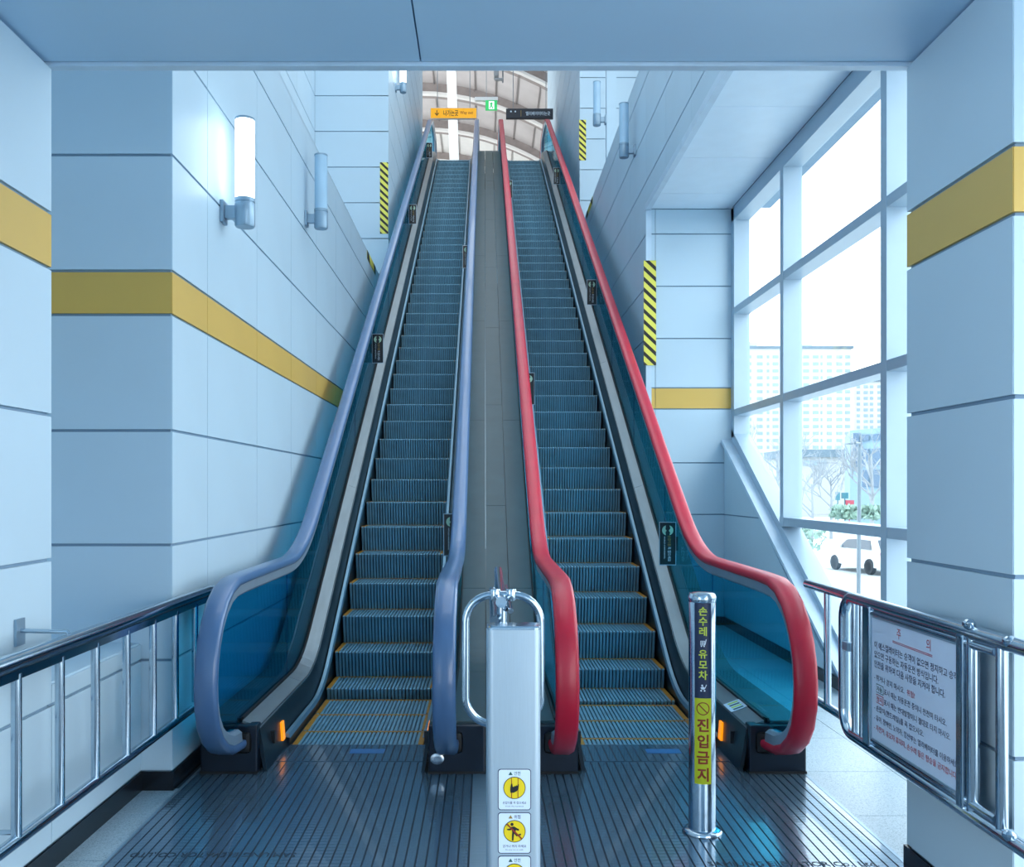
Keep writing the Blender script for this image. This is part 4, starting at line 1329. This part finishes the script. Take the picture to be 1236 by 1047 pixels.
def cw(mb):
    for i, p in enumerate(mb.v):
        mb.v[i] = V((15.9 + p.x * math.cos(ang) - p.y * math.sin(ang), 39.5 + p.x * math.sin(ang) + p.y * math.cos(ang), GZ + p.z))
    return mb


prof = [(-2.0, .30), (-2.05, .62), (-1.98, .95), (-1.80, 1.02), (-1.45, 1.42), (-.9, 1.50), (.1, 1.48), (.55, 1.36), (1.10, .98), (1.85, .86), (2.05, .66), (2.05, .30)]
secs = []
for x, k in ((-.84, .94), (-.80, 1.0), (.80, 1.0), (.84, .94)):
    secs.append([V((x * (1 - .16 * max(0, z - .9) / .6), y * k, .3 + (z - .3) * (k if abs(x) > .82 else 1))) for y, z in prof])
cw(MB().loft(secs)).build('body', 'car_white', ca, smooth=True, angle=35)
for s in (-1, 1):
    for pts in ([(-1.40, 1.00), (-.52, 1.0), (-.52, 1.38), (-1.22, 1.36)], [(-.44, 1.0), (.95, .99), (.45, 1.33), (-.44, 1.40)]):
        cw(MB().prism([(s * (.845 - .16 * .845 * max(0, z - .9) / .6), y, z) for y, z in pts], (s * .012, 0, 0))).build('side_window', 'car_glass', ca)
    cw(MB().box(s * .86 - .06, s * .86 + .06, .72, .86, .98, 1.10)).build('mirror', 'car_white', ca, bevel=.02)
    for y in (-1.28, 1.28):
        t = MB().lathe([(.30, -.09), (.32, -.05), (.32, .05), (.30, .09), (.2, .09), (.2, -.09)], (0, 0, 0), 24)
        t.v = [V((s * .78 + p.z, y + p.x, .32 + p.y)) for p in t.v]
        w_ = cw(t).build('wheel', 'tyre', ca, smooth=True)
        h_ = MB().lathe([(.0005, -.02), (.19, -.02), (.2, .0), (.19, .02), (.0005, .03)], (0, 0, 0), 18)
        h_.v = [V((s * (.86 + p.z * .3), y + p.x, .32 + p.y)) for p in h_.v]
        cw(h_).build('hub_cap', 'hub_metal', w_, smooth=True)
cw(MB().prism([(-.66, -1.79, 1.04), (.66, -1.79, 1.04), (.58, -1.50, 1.38), (-.58, -1.50, 1.38)], (0, -.02, .012))).build('rear_window', 'car_glass', ca)
cw(MB().box(-.80, -.58, -2.06, -1.98, .74, .92).box(.58, .80, -2.06, -1.98, .74, .92)).build('tail_lamp', 'banner_red', ca)


def bare_tree(u, Y, h, label, seed):
    rnd = random.Random(seed)
    r = empty('bare_tree', (f_(u, Y), Y, GZ), label, 'tree', 'bare street trees')
    tr, tw = MB(), MB()
    p0 = V((f_(u, Y), Y, GZ))
    tr.tube([p0, p0 + V((.05, 0, h * .4)), p0 + V((0, .05, h * .75))], [h * .02, h * .015, h * .008], 7)

    def grow(p, d, l, rad, k):
        q = p + d * l
        tw.tube([p, (p + q) / 2 + V((rnd.uniform(-.1, .1) * l,) * 2 + (0,)), q], [rad, rad * .8, rad * .55], 4)
        if k:
            for _ in range(3):
                nd = (d + V((rnd.uniform(-.8, .8), rnd.uniform(-.8, .8), rnd.uniform(-.2, .6)))).normalized()
                grow(p + d * l * rnd.uniform(.5, 1), nd, l * .68, rad * .6, k - 1)
    for i in range(8):
        a = rnd.uniform(0, 6.28)
        grow(p0 + V((0, 0, h * rnd.uniform(.3, .72))), V((math.cos(a) * .7, math.sin(a) * .7, .7)), h * .26, h * .009, 3)
    tr.build('trunk', 'hazed_bark', r)
    tw.build('branches', 'hazed_bark', r)['kind'] = 'stuff'


bare_tree(980, 60, 5.0, 'bare tree beyond the street at the left of the big pane', 1)
bare_tree(1003, 66, 5.6, 'bare tree with a broad crown in the middle of the big pane', 2)
bare_tree(1052, 60, 7.5, 'tall bare tree in front of the blue grey office block', 3)
bare_tree(938, 70, 8.0, 'bare tree seen through the narrow left pane', 4)


def shrub(u0, u1, v0, v1, Y, label, name, n=500, kind=None):
    rnd = random.Random(u0)
    mb = MB()
    for _ in range(n):
        u, v_ = rnd.uniform(u0, u1), rnd.uniform(v0, v1)
        c_ = V((f_(u, Y), Y + rnd.uniform(0, 2), zz(v_, Y)))
        a, b_ = (V((rnd.uniform(-1, 1), rnd.uniform(-1, 1), rnd.uniform(-1, 1))).normalized() * Y * .0045 for _ in (0, 1))
        mb.add([c_ - a, c_ + b_ * .6, c_ + a, c_ - b_ * .6], [(0, 1, 2, 3)])
    o = mb.build(name, 'hazed_leaf')
    tag(o, label, 'hedge', kind='stuff')


shrub(1016, 1075, 612, 626, 56, 'low green hedge along the far edge of the street', 'hedge', 800)
shrub(966, 1000, 640, 664, 30, 'scattered low greenery on the verge below the window', 'hedge_foliage', 160)
